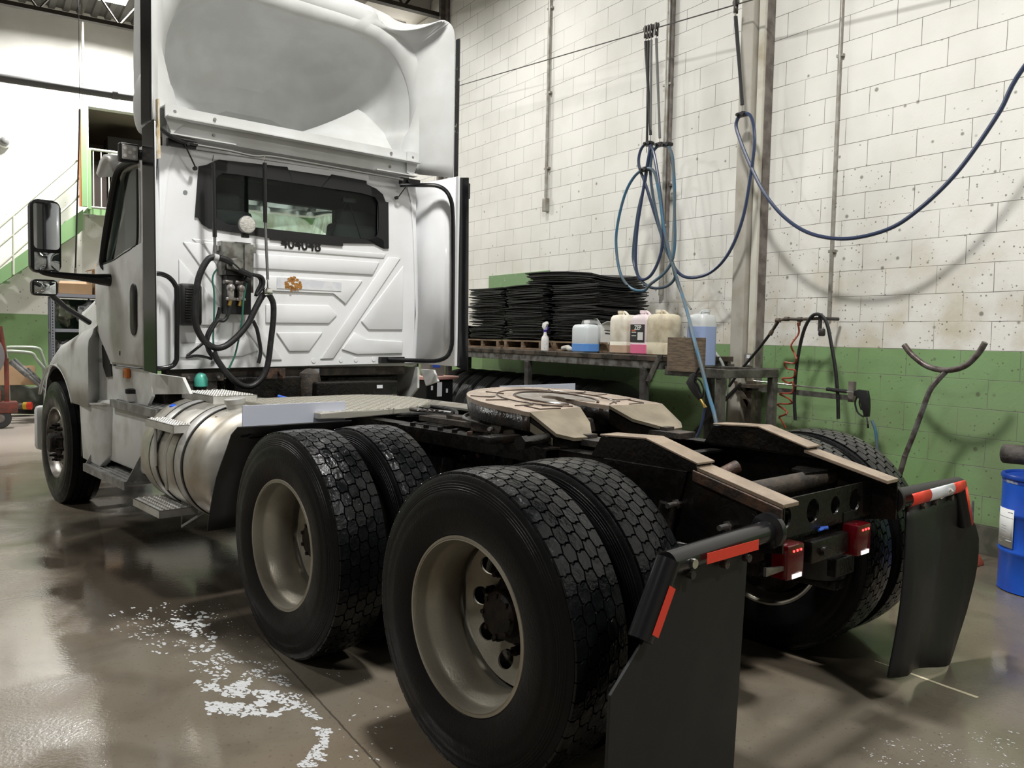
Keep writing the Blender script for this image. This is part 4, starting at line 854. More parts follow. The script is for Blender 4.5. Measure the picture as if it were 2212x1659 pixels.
# ---- tail lamps
def lamp_box(x0, label):
    b = B().box((-.005, -.006, 0), (.105, .06, .12), .008)
    o = b.done('tail_lamp', lensr, TR, smooth=40, loc=(x0, -.665, .645), rot=(0, 0, 0)); o['label'] = label
    for k in range(3): B().cyl((.028+.024*k, -.0095, .10), (.028+.024*k, -.007, .10), .0042, n=10).done('led', ledr, o, smooth=0)
    B().box((.022, -.0095, .004), (.085, -.0065, .020), .001).done('plate_light_strip', ledw, o, smooth=0)
    B().box((.01, .06, .02), (.09, .09, .16), .003).done('mount', frame, o, smooth=0)
lamp_box(-.335, 'left red tail lamp with white strip'); lamp_box(.175, 'right red tail lamp with white strip')
P('lamp_arm', B().prism([(-.424, -.64, .70), (-.27, -.672, .69), (-.424, -.64, .67)], (0, .01, 0)), steel, smooth=0)
P('lamp_crossbar', B().box((-.42, -.58, .70), (.42, -.56, .76)).box((.15, -.60, .55), (.30, -.56, .62), .004), frame, smooth=0)
# ---- mud flap hangers and flaps
flapm = mat('smooth_black_flap', (.011, .0115, .012), .5, r2=.42, rs=5)
def hangerflap(s):
    L_ = 'left' if s < 0 else 'right'
    pts = [(s*.44, -.66, .835), (s*1.05, -.70, .835), (s*1.075, -.70, .825), (s*1.17, -.70, .655)]
    o = P('mud_flap_hanger', B().tube([pts[0], pts[1]], .036, n=20, sm=0).tube([(s*1.04, -.70, .845), (s*1.155, -.70, .645)], .036, n=20, sm=0).lathe([(-.004, .06), (.0, .062), (.02, .06), (.03, .04)] if s > 0 else [(.004, .06), (0, .062), (-.02, .06), (-.03, .04)], (s*.445, -.66, .835), 'X', 24), blackg if s < 0 else black)
    o['label'] = L_+' black tube hanger of the mud flap'
    if s < 0:
        flap = [(-.62, -.690, .80), (-1.03, -.695, .80), (-1.10, -.695, .66), (-1.27, -.70, .52), (-1.285, -.70, .04), (-.67, -.69, .03), (-.66, -.69, .08)]
        P('mud_flap', B().prism(flap, (0, .010, 0), .002), flapm, smooth=0)['label'] = 'flat left mud flap'
        b = B(); b.prism([(-1.0+.36, -.7372, .850), (-.91, -.7372, .850), (-.91, -.7372, .818), (-.64, -.7372, .818)][::-1], (0, -.0012, 0)); b.done('red_reflective_tape', redr, o, smooth=0)
        d = Vector((1.155-1.04, 0, .645-.845)); d.x *= -1; d = d.normalized(); n_ = Vector((d.z, 0, -d.x)); a = Vector((-1.06, -.7372, .80)); 
        q = [a+d*.02+n_*.012, a+d*.02-n_*.018, a+d*.16-n_*.018, a+d*.16+n_*.012]; B().prism([tuple(v) for v in q], (0, -.0012, 0)).done('red_reflective_tape', redr, o, smooth=0)
    else:
        rows = []
        for k in range(13):
            u = k/12; z = .80-.68*u; w0 = .52-.10*u; w1 = [1.05, 1.11, 1.18, 1.26, 1.30, 1.305, 1.30, 1.28, 1.25, 1.22, 1.18, 1.14, 1.10][k]
            rows.append([(w0+(w1-w0)*j/10, -.70-.02*sin(u*pi)+(.07*sin(pi*max(0, j/10-.45)/.55)*sin(u*pi)-.02*u*sin(j)), z-.11*(j/10)*u*u) for j in range(11)])
        b = B(); b.grid(rows); P('mud_flap', b, flapm, smooth=60, solid=.010)['label'] = 'right mud flap, wavy at the edge'
        tube_tape(o)
    for x in (.66, .78, .95): B().cyl((s*x, -.70, .79), (s*x, -.722, .79), .013, n=8).done('flap_bolt', mud, o)
    if s < 0: B().cyl((-.975, -.70, .832), (-.975, -.745, .832), .014, n=10).done('marker_bolt', chrome, o)
def tube_tape(o):
    def band(x0, x1, m, name):
        b = B(); rows = []
        for x in (x0, x1): rows.append([(x, -.6995-.0372*cos(a), .835+.0372*sin(a)) for a in [R(-48+10*k) for k in range(10)]])
        b.grid(rows); b.done(name, m, o, solid=.001)
    band(.50, .68, redr, 'red_reflective_tape'); band(.68, .93, whir, 'white_reflective_tape'); band(.93, 1.06, redr, 'red_reflective_tape')
    B().cyl((.865, -.70, .80), (.865, -.745, .84), .010).done('tape_bolt', chrome, o)
    d = (Vector((1.155, 0, .645))-Vector((1.04, 0, .845))).normalized(); n_ = Vector((d.z, 0, -d.x)); rows = []
    for t in (.0, .21): rows.append([Vector((1.055, -.6995, .83))+d*t+n_*.0372*sin(a)+Vector((0, -.0372*cos(a), 0)) for a in [R(-48+10*k) for k in range(10)]])
    b = B(); b.grid(rows); b.done('red_reflective_tape', redr, o, solid=.001)
hangerflap(-1); hangerflap(1)
P('amber_marker', B().lathe([(0, .03), (.012, .03), (.02, .012)], (-.62, -.52, .76), 'Z', 14).box((-.68, -.55, .745), (-.55, -.49, .76), .003), mat('dirty_amber', (.35, .13, .03), .5, col2=(.1, .07, .05), ns=30))
# ---- quarter fenders ahead of the drive tyres
for s in (-1, 1):
    b = B(); b.grid([[(s*x, y, z) for x in (.56, .75, .95, 1.20)] for y, z in ((1.80, .985), (1.875, .94), (1.93, .865), (2.0, .78), (2.06, .70), (2.11, .60), (2.15, .50), (2.18, .40))])
    o = P('quarter_fender', b, flapm, smooth=60, solid=.008)
    o['label'] = ('left' if s < 0 else 'right')+' black quarter fender'
    B().box((min(s*.56, s*(1.145 if s < 0 else 1.25)), 1.866, .965 if s < 0 else 1.0), (max(s*.56, s*(1.145 if s < 0 else 1.25)), 1.874, 1.085 if s < 0 else 1.14), .001).done('top_plate', board, o, smooth=0)
    b = B().box((min(s*.54, s*1.15), 1.872, .925), (max(s*.54, s*1.15), 1.882, .966))
    for k in range(7): b.cyl((s*(.60+k*.085), 1.872, .945), (s*(.60+k*.085), 1.862, .945), .008, n=8)
    b.done('clamp_bar', frame, o, smooth=0)
    P('fender_post', B().cyl((s*.44, 1.90, .93), (s*1.1, 1.90, .93), .02), frame)
# ---------------------------------------------------------------- cab
YB = 3.45
def tz(x): return .016*x             # the cab sits very slightly rolled on its mounts
win_o = rrect(-.02, 2.345, 1.36, .42, .10, YB, 6)
b = B(); zz = lambda x, z: z+tz(x)
def pq(x0, x1, z0, z1, g=.0): b.prism([(x0, YB, zz(x0, z0)), (x1, YB, zz(x1, z0)), (x1, YB, zz(x1, z1)), (x0, YB, zz(x0, z1))], (0, .03, 0))
pq(-1.005, 1.005, 1.21, 2.15); pq(-1.005, 1.005, 2.55, 2.655); pq(-1.005, -.68, 2.15, 2.55); pq(.66, 1.005, 2.15, 2.55)
for s in (-1, 1):                      # rounded rear corner posts
    rows = []
    for z, xo in ((1.21, 1.005), (1.6, 1.03), (2.2, 1.0), (2.5, .97), (2.64, .92)):
        rows.append([(s*(xo-.02+.0*k)+s*.07*sin(a), YB+.07-.075*cos(a), z+tz(s)) for k, a in enumerate([R(8*j) for j in range(12)])])
    b.grid(rows)
CAB = P('cab_rear_panel', b, white, smooth=30); CAB['label'] = 'white ribbed cab rear panel'
sid = B()
for s in (-1, 1):                      # side skins with a window opening
    X = s*1.07
    o_ = [(X, 3.52, 1.2), (X, 4.28, 1.2), (X, 4.62, 1.45), (X, 4.62, 1.93), (X, 4.12, 2.58), (X, 3.95, 2.64), (X, 3.52, 2.64), (X, 3.52, 2.0)]
    i_ = [(X, 3.66, 2.02), (X, 3.95, 1.99), (X, 4.15, 1.95), (X, 4.40, 1.93), (X, 4.10, 2.46), (X, 3.98, 2.53), (X, 3.66, 2.53), (X, 3.66, 2.2)]
    sid.ring(o_, i_, (-s*.03, 0, 0))
sid.box((-1.06, 3.49, 1.2), (1.06, 4.9, 1.23))
sid.grid([[(x, 3.49, 2.64-.12*max(0, abs(x)-.9)*4) for x in (-1.04, -.9, 0, .9, 1.04)], [(x, 4.05, 2.66-.12*max(0, abs(x)-.9)*4) for x in (-1.04, -.9, 0, .9, 1.04)]])
sid.prism([(-1.04, 4.66, 1.25), (1.04, 4.66, 1.25), (1.04, 4.66, 1.93), (-1.04, 4.66, 1.93)], (0, .02, 0))
P('cab_shell', sid, whited, smooth=0)
P('cab_rear_window', B().prism(rrect(-.02, 2.345, 1.36, .42, .10, YB+.008), (0, .004, 0)), glass, smooth=0)
# black butyl edging of the window with its stepped outline
fo = [(-0.619,3.446,2.605),(-0.121,3.446,2.63),(-0.117,3.446,2.611),(0.235,3.446,2.616),(0.235,3.446,2.629),(0.534,3.446,2.623),(0.534,3.446,2.598),(0.622,3.446,2.575),(0.681,3.446,2.54),(0.707,3.446,2.486),(0.733,3.446,2.485),(0.742,3.446,2.126),(0.699,3.446,2.123),(0.694,3.446,2.183),(0.661,3.446,2.155),(0.333,3.446,2.133),(0.333,3.446,2.109),(-0.249,3.446,2.104),(-0.249,3.446,2.117),(-0.683,3.446,2.139),(-0.733,3.446,2.164),(-0.757,3.446,2.204),(-0.779,3.446,2.205),(-0.753,3.446,2.542),(-0.704,3.446,2.556),(-0.663,3.446,2.583)]
def nearest_ring(outer, cx, cz, w, h, r, y):
    out = []
    for x, _, z in outer:
        dx, dz = x-cx, z-cz; q = min((w/2)/max(abs(dx), 1e-6), (h/2)/max(abs(dz), 1e-6)); px, pz_ = dx*q, dz*q
        ax_, az = abs(px), abs(pz_)
        if ax_ > w/2-r and az > h/2-r:
            ux, uz = ax_-(w/2-r), az-(h/2-r); l = math.hypot(ux, uz) or 1; ax_, az = w/2-r+ux/l*r, h/2-r+uz/l*r
        out.append((cx+math.copysign(ax_, px), y, cz+math.copysign(az, pz_)))
    return out
fo = [(x, 3.438, z) for x, y, z in fo]
# densify so that the inner opening is smooth
fd = []
for (x0, y0, z0), (x1, y1, z1) in zip(fo, fo[1:]+fo[:1]):
    n = max(1, int(math.hypot(x1-x0, z1-z0)/.05))
    for k in range(n): fd.append((x0+(x1-x0)*k/n, y0, z0+(z1-z0)*k/n))
P('window_edging', B().ring(fd, nearest_ring(fd, 0.0, 2.352, 1.29, .345, .08, 3.438), (0, .012, 0)), mat('matt_black_edging', (.008, .008, .009), .6), smooth=0)
# pressed ribs
ribs = [[(-.40, 2.005), (.66, 2.005), (.60, 1.90), (-.40, 1.90)], [(-.30, 1.855), (.51, 1.855), (.36, 1.665), (.26, 1.755), (-.30, 1.745)], [(-.28, 1.655), (.22, 1.66), (.29, 1.585), (.22, 1.52), (-.28, 1.52)],
        [(-.20, 1.455), (.17, 1.455), (.06, 1.315), (-.10, 1.315)], [(.883, 1.99), (.50, 1.54), (.566, 1.475), (.883, 1.475)], [(.44, 1.46), (.54, 1.39), (.885, 1.385), (.885, 1.285), (.46, 1.285), (.33, 1.325)],
        [(-.885, 1.94), (-.60, 1.62), (-.62, 1.50), (-.885, 1.50)], [(-.44, 1.46), (-.54, 1.39), (-.885, 1.385), (-.885, 1.285), (-.46, 1.285), (-.33, 1.325)], [(-.73, 2.06), (-.42, 2.06), (-.42, 1.72), (-.55, 1.80)]]
b = B()
for rb in ribs: b.prism([(x, YB+.002, z+tz(x)) for x, z in rb], (0, -.014, 0), .0075, 2)
for s in (-1, 1): b.prism([(s*x, YB+.002, z+tz(s*x)) for x, z in ((.74, 2.05), (.86, 2.05), (.26, 1.255), (.15, 1.255))], (0, -.012, 0), .0075, 2)
b.prism([(x, YB+.002, z) for x, z in ((-.80, 2.062), (.72, 2.085), (.70, 2.045), (-.76, 2.028))], (0, -.009, 0), .005)
b.done('pressed_ribs', white, CAB, smooth=50)
B().prism([(-.20, 3.4342, 1.845), (.32, 3.4342, 1.835), (.32, 3.4342, 1.77), (-.20, 3.4342, 1.765)], (0, -.0004, 0)).done('worn_glue_patch', mat('worn_patch', (.62, .63, .68), .4, col2=(.72, .73, .74), ns=14), CAB, smooth=0)
random.seed(3); b = B()
for k in range(46):
    a = random.uniform(0, 2*pi); r = .060*math.sqrt(random.random()); x = -.075+r*cos(a)*1.1; z = 1.800+r*sin(a)*.85; q = random.uniform(.006, .016); b.prism([(x+q*cos(t), 3.4336-.0002*(k % 3), z+q*.8*sin(t)) for t in [2*pi*j/7 for j in range(7)]], (0, -.0004, 0))
b.done('rust_stain', mat('rust_orange_stain', (.42, .20, .045), .7, col2=(.28, .12, .03), ns=60), CAB, smooth=0)
text('404048', .106, black, TR, (-.010, 3.4385, 2.087), (pi/2, R(.8), 0), bold=True)['label'] = 'black unit number 404048'
for x in (.10, .33, .46, .62): B().cyl((x, YB+.0, 1.245+tz(x)), (x, YB-.004, 1.245+tz(x)), .017, n=16).done('panel_plug', white, CAB)
B().cyl((-.84, YB, 2.36), (-.84, YB-.004, 2.36), .014, n=14).cyl((-.66, YB, 1.24), (-.66, YB-.01, 1.24), .012, n=12).done('grommets', mat('grey_grommet', (.2, .22, .22), .5), CAB)
# door, side glass, handle, pillar seals
for s in (-1, 1):
    X = s*1.075
    P('door_glass', B().prism([(s*1.055, 3.64, 2.0), (s*1.055, 4.42, 1.91), (s*1.055, 4.08, 2.55), (s*1.055, 3.64, 2.55)], (s*.004, 0, 0)), glass, smooth=0)
    dr = P('cab_door', B().prism([(X, 3.54, 1.215), (X, 4.24, 1.215), (X, 4.56, 1.44), (X, 4.60, 1.90), (X, 4.42, 1.915), (X, 4.15, 1.94), (X, 3.95, 1.975), (X, 3.66, 2.005), (X, 3.54, 2.02)], (s*.012, 0, 0), .006), whited, smooth=40)
    dr['label'] = ('left' if s < 0 else 'right')+' white door skin'
    B().lathe([(0, .0)], n=3) if False else None
    b = B(); b.prism([(X+s*.0125, 3.70+y_, 1.585+z_) for y_, _, z_ in [(q_[0], 0, q_[2]) for q_ in rrect(0, 0, .13, .345, .062, 0, 6)]], (s*.008, 0, 0), .003); b.done('door_handle', black, dr, smooth=60)
    B().box((min(X+s*.014, X+s*.015), 4.0, 1.27), (max(X+s*.014, X+s*.015), 4.02, 1.30)).done('key_slot', black, dr, smooth=0)
    b = B(); b.tube([(s*1.082, 3.66, 2.56), (s*1.082, 3.95, 2.56), (s*1.082, 4.09, 2.48), (s*1.082, 4.30, 2.15), (s*1.082, 4.41, 1.94), (s*1.082, 4.38, 1.885)], [.02, .024, .03, .030, .026, .012], n=10)
    b.done('pillar_seal', black, dr)
    B().tube([(s*1.082, 4.40, 1.92), (s*1.082, 4.15, 1.935), (s*1.082, 3.95, 1.965), (s*1.082, 3.72, 2.0), (s*1.082, 3.64, 2.06), (s*1.082, 3.64, 2.5)], .008, n=6).done('glass_seal', black, dr)
P('windscreen', B().grid([[(x, 4.70-.10*(x/1.0)**2*1.5, 1.93) for x in (-.98, -.6, -.2, .2, .6, .98)], [(x, 4.20-.10*(x/.9)**2, 2.58) for x in (-.90, -.55, -.18, .18, .55, .90)]]) and None if False else (lambda b: (b.grid([[(x, 4.72-.12*x*x, 1.93) for x in (-.98, -.6, -.2, .2, .6, .98)], [(x, 4.22-.1*x*x, 2.60) for x in (-.92, -.55, -.18, .18, .55, .92)]]), b)[1])(B()), glass, smooth=60, solid=.004)
for s in (-1, 1): P('windscreen_pillar', B().tube([(s*1.03, 4.58, 1.93), (s*.97, 4.12, 2.62)], .045, n=10, sm=0), whited)
# interior
P('cab_interior_floor', B().box((-1.03, 3.52, 1.24), (1.03, 4.64, 1.26)), seatm, smooth=0)
P('headliner', B().box((-.98, 3.50, 2.595), (.98, 4.06, 2.625)).box((-.99, 4.02, 2.47), (.99, 4.10, 2.62)).box((-1.02, 3.60, 1.26), (-1.0, 4.1, 2.6)).box((1.0, 3.60, 1.26), (1.02, 4.1, 2.6)).box((.60, 4.04, 1.3), (1.0, 4.08, 2.60)).box((-1.0, 4.04, 1.3), (-.14, 4.08, 2.60)), mat('grey_headliner', (.06, .065, .065), .8), smooth=0)
for x in (-.52, .52): P('seat', B().box((x-.26, 3.75, 1.50), (x+.26, 4.2, 1.66), .04).prism([(x-.25, 3.62, 1.60), (x+.25, 3.62, 1.60), (x+.20, 3.56, 2.30), (x-.20, 3.56, 2.30)], (0, .12, 0), .03).box((x-.13, 3.60, 2.27), (x+.13, 3.70, 2.42), .03), seatm, smooth=50)
P('dashboard', B().box((-1.0, 4.30, 1.5), (1.0, 4.62, 1.90), .04).box((-.3, 3.9, 1.3), (.9, 4.1, 2.24), .03), seatm, smooth=40)
P('steering_wheel', B().tube([(-.50+.22*cos(t), 4.18-.09*sin(t), 1.92+.20*sin(t)) for t in [2*pi*k/20 for k in range(21)]], .015, n=8, sm=2), black)
P('seat_belt', B().tube([(.44, 3.56, 2.50), (.30, 3.56, 2.20), (.22, 3.58, 2.05)], .006).tube([(.44, 3.56, 2.50), (.60, 3.56, 2.10)], .006).box((.39, 3.54, 2.46), (.50, 3.58, 2.49)), black)
# cab underside
P('cab_floor_beam', B().box((-.95, 3.50, 1.13), (.95, 3.60, 1.205), .006), mud, smooth=0)
for x0, x1, y0, y1, z0, z1, m in ((-.55, -.05, 3.34, 3.5, .98, 1.14, frame), (.0, .70, 3.22, 3.40, .985, 1.10, frame), (-.95, -.55, 3.56, 3.9, .86, 1.13, frame), (.30, .95, 3.6, 4.2, .80, 1.12, frame), (-.42, .42, 3.62, 4.4, .55, 1.10, frame), (.46, 1.02, 2.1, 2.9, .80, .93, frame)): P('under_cab_box', B().box((x0, y0, z0), (x1, y1, z1), .012), m, smooth=0)
b = B().lathe([(0, .075), (.10, .085), (.17, .07), (.20, .03), (.205, 0)], (.02, 3.36, .99), 'Z', 24).cyl((-.05, 3.36, 1.0), (.15, 3.36, 1.0), .035); P('filter_canister', b, mud, smooth=40)
P('small_white_tag', B().box((.12, 3.49, 1.155), (.17, 3.495, 1.185)), whir, smooth=0); P('small_white_tag', B().box((.50, 3.21, 1.045), (.55, 3.215, 1.07)), whir, smooth=0)
P('washer_reservoir', B().lathe([(0, .02), (.01, .045), (.06, .045), (.09, .03), (.10, .012)], (-.775, 3.36, 1.075), 'Z', 18), mat('turquoise_plastic', (.08, .42, .33), .3), smooth=40)
P('hose_bracket_plate', B().box((-.90, 3.36, 1.12), (-.62, 3.37, 1.17)).box((-.88, 3.37, .98), (-.66, 3.38, 1.12)), mud, smooth=0)
b = B()
for x, z in ((-.86, 1.145), (-.79, 1.145), (-.66, 1.145), (-.86, 1.06), (-.69, 1.06)): b.cyl((x, 3.36, z), (x, 3.345, z), .010, n=10)
P('bracket_bolts', b, steel)
P('rust_bracket', B().box((-.36, 3.3, 1.13), (-.20, 3.32, 1.20)).cyl((-.24, 3.3, 1.17), (-.24, 3.27, 1.17), .02), rust)
for pts, r, m in (([(-.60, 3.1, .98), (-.3, 2.9, .99), (.1, 2.8, 1.0), (.3, 2.6, .98)], .016, hosek), ([(-.9, 3.3, 1.0), (-.6, 3.2, 1.02), (-.3, 3.15, .98), (-.1, 3.3, .99)], .014, hosek), ([(-.35, 3.1, 1.02), (-.30, 3.0, 1.0), (-.25, 2.95, .97)], .012, mat('blue_connector_plastic', (.05, .15, .7), .4)), ([(.1, 3.3, 1.0), (.25, 3.0, .99), (.3, 2.5, .99), (.2, 1.9, 1.0), (0, 1.6, 1.0)], .012, hosek), ([(-.2, 1.9, .99), (-.25, 1.6, 1.02), (-.1, 1.3, 1.02)], .012, hosek)): P('frame_hose', B().tube(pts, r, n=8), m)
# ---------------------------------------------------------------- side extenders
for s in (-1, 1):
    b = B()
    b.grid([[(s*1.02, 3.52, 1.22), (s*1.09, 3.30, 1.215), (s*1.155, 3.10, 1.21)], [(s*1.03, 3.52, 1.9), (s*1.09, 3.30, 1.9), (s*1.158, 3.10, 1.9)], [(s*.98, 3.55, 2.66), (s*1.08, 3.32, 2.68), (s*1.158, 3.12, 2.70)]])
    o = P('side_extender', b, white, smooth=60, solid=.012); o['label'] = ('left' if s < 0 else 'right')+' white side extender'
    B().box((min(s*1.148, s*1.166), 3.085, 1.21), (max(s*1.148, s*1.166), 3.12, 2.70), .003).done('edge_trim', white, o, smooth=0)
    b = B(); xa, xb = s*1.168, s*1.176
    if s < 0: b.prism([(xa, 3.235, 1.20), (xa, 3.02, 1.19), (xa, 3.055, 2.70), (xa, 3.25, 2.68)], (-.008, 0, 0))
    else: b.prism([(xa, 3.13, 1.21), (xa, 2.96, 1.18), (xa, 2.99, 2.68), (xa, 3.15, 2.70)], (.008, 0, 0))
    b.done('rubber_edge', blackg, o, smooth=0)
    if s > 0: B().box((1.178, 3.0, 2.52), (1.20, 3.05, 2.64), .004).done('edge_light', black, o, smooth=0)
    # black tube stay following the extender edge
    pts = [(s*.80, 3.38, 2.62), (s*.93, 3.32, 2.63), (s*1.05, 3.20, 2.62), (s*1.10, 3.12, 2.52), (s*1.112, 3.10, 2.3), (s*1.112, 3.09, 1.6), (s*1.10, 3.09, 1.34), (s*1.04, 3.16, 1.255), (s*.90, 3.30, 1.25), (s*.72, 3.40, 1.255)]
    if s > 0: P('extender_stay', B().tube(pts, .017, n=10), blackg)
P('grab_handle', B().tube([(-1.08,3.36,1.809),(-1.028,3.36,1.81),(-0.976,3.36,1.789),(-0.938,3.36,1.741),(-0.93,3.36,1.673),(-0.931,3.36,1.313),(-0.937,3.36,1.253),(-0.967,3.36,1.22),(-1.04,3.36,1.206),(-1.083,3.36,1.216)], .016, n=12), blackg)
P('vent_grille', B().box((-.905, 3.36, 1.485), (-.76, 3.44, 1.76), .02), black)
b = B()
for k in range(13): b.box((-.875, 3.352, 1.52+k*.017), (-.80, 3.3595, 1.528+k*.017))
P('vent_slats', b, mat('grey_slats', (.05, .05, .05), .35), smooth=0)
for s, y in ((-1, 0), (1, 0)):
    P('beam_bracket', B().box((min(s*.80, s*.98), 3.36, 2.63), (max(s*.80, s*.98), 3.40, 2.68), .004).cyl((s*.86, 3.36, 2.655), (s*.86, 3.34, 2.655), .012), black, smooth=0)
P('hose_rail', B().tube([(-.80, 3.34, 2.655), (-.60, 3.33, 2.652), (-.42, 3.33, 2.643), (-.30, 3.33, 2.66), (.0, 3.33, 2.66), (.50, 3.33, 2.655), (.80, 3.34, 2.655)], .008, n=10, sm=3), mat('dull_rail_steel', (.22, .22, .21), .45, .6))
P('bracket_cable', B().tube([(-1.10, 3.2, 2.70), (-1.0, 3.3, 2.68), (-.90, 3.35, 2.665), (-.8, 3.35, 2.66)], .014), hosek)
P('hold_cord', B().tube([(-.88, 3.35, 2.65), (-.80, 3.38, 2.52)], .005).lathe([(-.01, .014), (.01, .014)], (-.795, 3.40, 2.515), 'Y', 12).tube([(.86, 3.35, 2.64), (.80, 3.40, 2.53)], .004).lathe([(-.01, .014), (.01, .014)], (.795, 3.42, 2.525), 'Y', 12), black)
# spring hangers for the air lines
def pogo(top, mid, bot, label):
    a, m_, c = [Vector(p) for p in (top, mid, bot)]
    o = P('air_line_spring', B().tube([a, a+(m_-a)*.04, m_], .014, n=12, sm=0).tube([m_, m_+(c-m_)*.9], .009, n=10, sm=0), mat('black_shrink_sleeve', (.012, .012, .012), .35)); o['label'] = label
    B().tube([a+Vector((0, 0, .05)), a+Vector((0, .012, .02)), a], .003, n=6, sm=0).tube([m_+(c-m_)*.9, c], .004, n=6, sm=0).box((c.x-.008, c.y-.004, c.z-.03), (c.x+.008, c.y+.004, c.z+.03), .003).done('hook', chrome, o)
    B().tube([m_, m_+(c-m_)*.9], .0098, n=12, sm=0).done('exposed_spring', mat('grey_spring', (.16, .16, .155), .4, .5, bump=.5, bs=260), o)
q = [(-0.709,3.31,2.551),(-0.7,3.31,2.071),(-0.697,3.31,1.95),(-0.353,3.31,2.605),(-0.348,3.31,2.205),(-0.327,3.31,1.77)]
pogo(q[0], q[1], q[2], 'left spring hanger of the air lines'); pogo(q[3], q[4], q[5], 'right spring hanger of the air lines')
B().tube([(q[0][0]+.019, q[0][1]-.004, q[0][2]-.12), (q[1][0]+.019, q[1][1]-.004, q[1][2]+.16)], .0012) if False else None
# work lamps
def worklamp_round():
    b = B().lathe([(-.03, .030), (-.01, .055), (.022, .060), (.03, .056)][::-1] and [(.03, .030), (.01, .055), (-.018, .060), (-.022, .056)], (-.475, 3.33, 2.175), 'Y', 28); o = P('round_work_lamp', b, mat('grey_lamp_body', (.25, .25, .24), .4), smooth=40)
    B().lathe([(-.0225, .055), (-.026, .045), (-.028, 0)], (-.475, 3.33, 2.175), 'Y', 28).done('lens', mat('frosted_lens', (.62, .60, .55), .25, col2=(.35, .34, .32), ns=50, stretch=(1, 1, 5)), o)
    B().box((-.50, 3.335, 2.09), (-.45, 3.36, 2.12), .003).done('mount', black, o, smooth=0)
worklamp_round()
o = P('square_work_lamp', B().box((-1.290, 3.30, 2.475), (-1.172, 3.35, 2.59), .010), black, smooth=0)
B().box((-1.278, 3.296, 2.49), (-1.186, 3.2995, 2.578), .004).done('lens', mat('grey_led_lens', (.34, .33, .31), .2), o, smooth=0)
b = B()
for x, z in ((-1.26, 2.556), (-1.204, 2.556), (-1.232, 2.533), (-1.26, 2.51), (-1.204, 2.51)): b.cyl((x, 3.2962, z), (x, 3.294, z), .011, n=14)
b.done('led_emitter', mat('led_dots', (.55, .54, .5), .2), o)
P('lamp_arm_bracket', B().box((-1.18, 3.28, 2.515), (-1.15, 3.33, 2.55), .003).cyl((-1.165, 3.31, 2.56), (-1.165, 3.31, 2.50), .012), black)
# manifold with gladhands
gm_ = mat('grimy_aluminium_box', (.30, .30, .28), .4, .7, col2=(.12, .115, .10), ns=12)
P('air_manifold_box', B().box((-.63, 3.37, 1.83), (-.42, 3.448, 2.06), .006).box((-.475, 3.355, 1.72), (-.41, 3.369, 2.05), .003).box((-.42, 3.40, 2.0), (-.37, 3.44, 2.04), .003).box((-.66, 3.40, 1.99), (-.63, 3.44, 2.03), .003), gm_, smooth=0)
P('manifold_plate', B().box((-.60, 3.35, 1.57), (-.43, 3.445, 1.83), .004).box((-.62, 3.32, 1.83), (-.48, 3.36, 1.86), .003), black, smooth=0)
P('electrical_socket', B().lathe([(-.03, .035), (-.0, .045), (.08, .045)], (-.56, 3.30, 1.90), 'Y', 20).box((-.615, 3.30, 1.865), (-.505, 3.32, 1.93), .008), gm_)
for x in (-.585, -.515):
    b = B().lathe([(.0, .026), (-.012, .028), (-.03, .022), (-.035, .012)][::-1], (x, 3.335, 1.745), 'Y', 18).box((x-.018, 3.31, 1.665), (x+.018, 3.345, 1.735), .006).box((x-.034, 3.318, 1.66), (x+.034, 3.332, 1.68), .004).box((x-.03, 3.345, 1.77), (x+.03, 3.40, 1.80), .01)
    g_ = P('gladhand', b, mat('cast_gladhand', (.40, .38, .37), .35, .7, col2=(.2, .17, .15), ns=30)); B().cyl((x, 3.33, 1.66), (x-.008, 3.33, 1.625), .013, n=8).done('brass_fitting', brass, g_)
def crop6(pts): return pts
H = 3.22
A1 = [(-0.682,3.27,1.931),(-0.719,3.27,1.934),(-0.756,3.27,1.922),(-0.786,3.27,1.88),(-0.811,3.27,1.828),(-0.828,3.27,1.77),(-0.838,3.27,1.69),(-0.848,3.27,1.589),(-0.843,3.27,1.503),(-0.817,3.27,1.431),(-0.772,3.27,1.373),(-0.713,3.27,1.343),(-0.652,3.27,1.352),(-0.591,3.27,1.394),(-0.537,3.27,1.447),(-0.486,3.27,1.512),(-0.451,3.27,1.581),(-0.415,3.27,1.65),(-0.383,3.27,1.701),(-0.351,3.27,1.725)]
P('air_line_bundle', B().tube(A1, .021, n=12, sm=5), hosek)['label'] = 'black wrapped air and cable bundle, upper loop'
A2 = [(-0.365,3.24,1.724),(-0.336,3.24,1.683),(-0.32,3.24,1.638),(-0.32,3.24,1.547),(-0.328,3.24,1.47),(-0.34,3.24,1.378),(-0.351,3.24,1.286),(-0.371,3.24,1.194),(-0.412,3.24,1.126),(-0.471,3.24,1.086),(-0.534,3.24,1.087),(-0.589,3.24,1.119),(-0.65,3.24,1.176),(-0.688,3.24,1.228),(-0.717,3.24,1.272),(-0.736,3.24,1.316)]
P('air_line_bundle', B().tube(A2, .020, n=12, sm=5), hosek)['label'] = 'black wrapped air and cable bundle, lower loop'
A3 = [(-0.674,3.29,1.935),(-0.621,3.29,1.921),(-0.575,3.29,1.893),(-0.536,3.29,1.862),(-0.497,3.29,1.846),(-0.458,3.29,1.83)]
P('air_line_bundle', B().tube(A3, .021, n=12, sm=5).cyl([(-0.497,3.29,1.812)][0], [(-0.472,3.29,1.799)][0], .02), hosek)['label'] = 'bundle end running to the manifold'
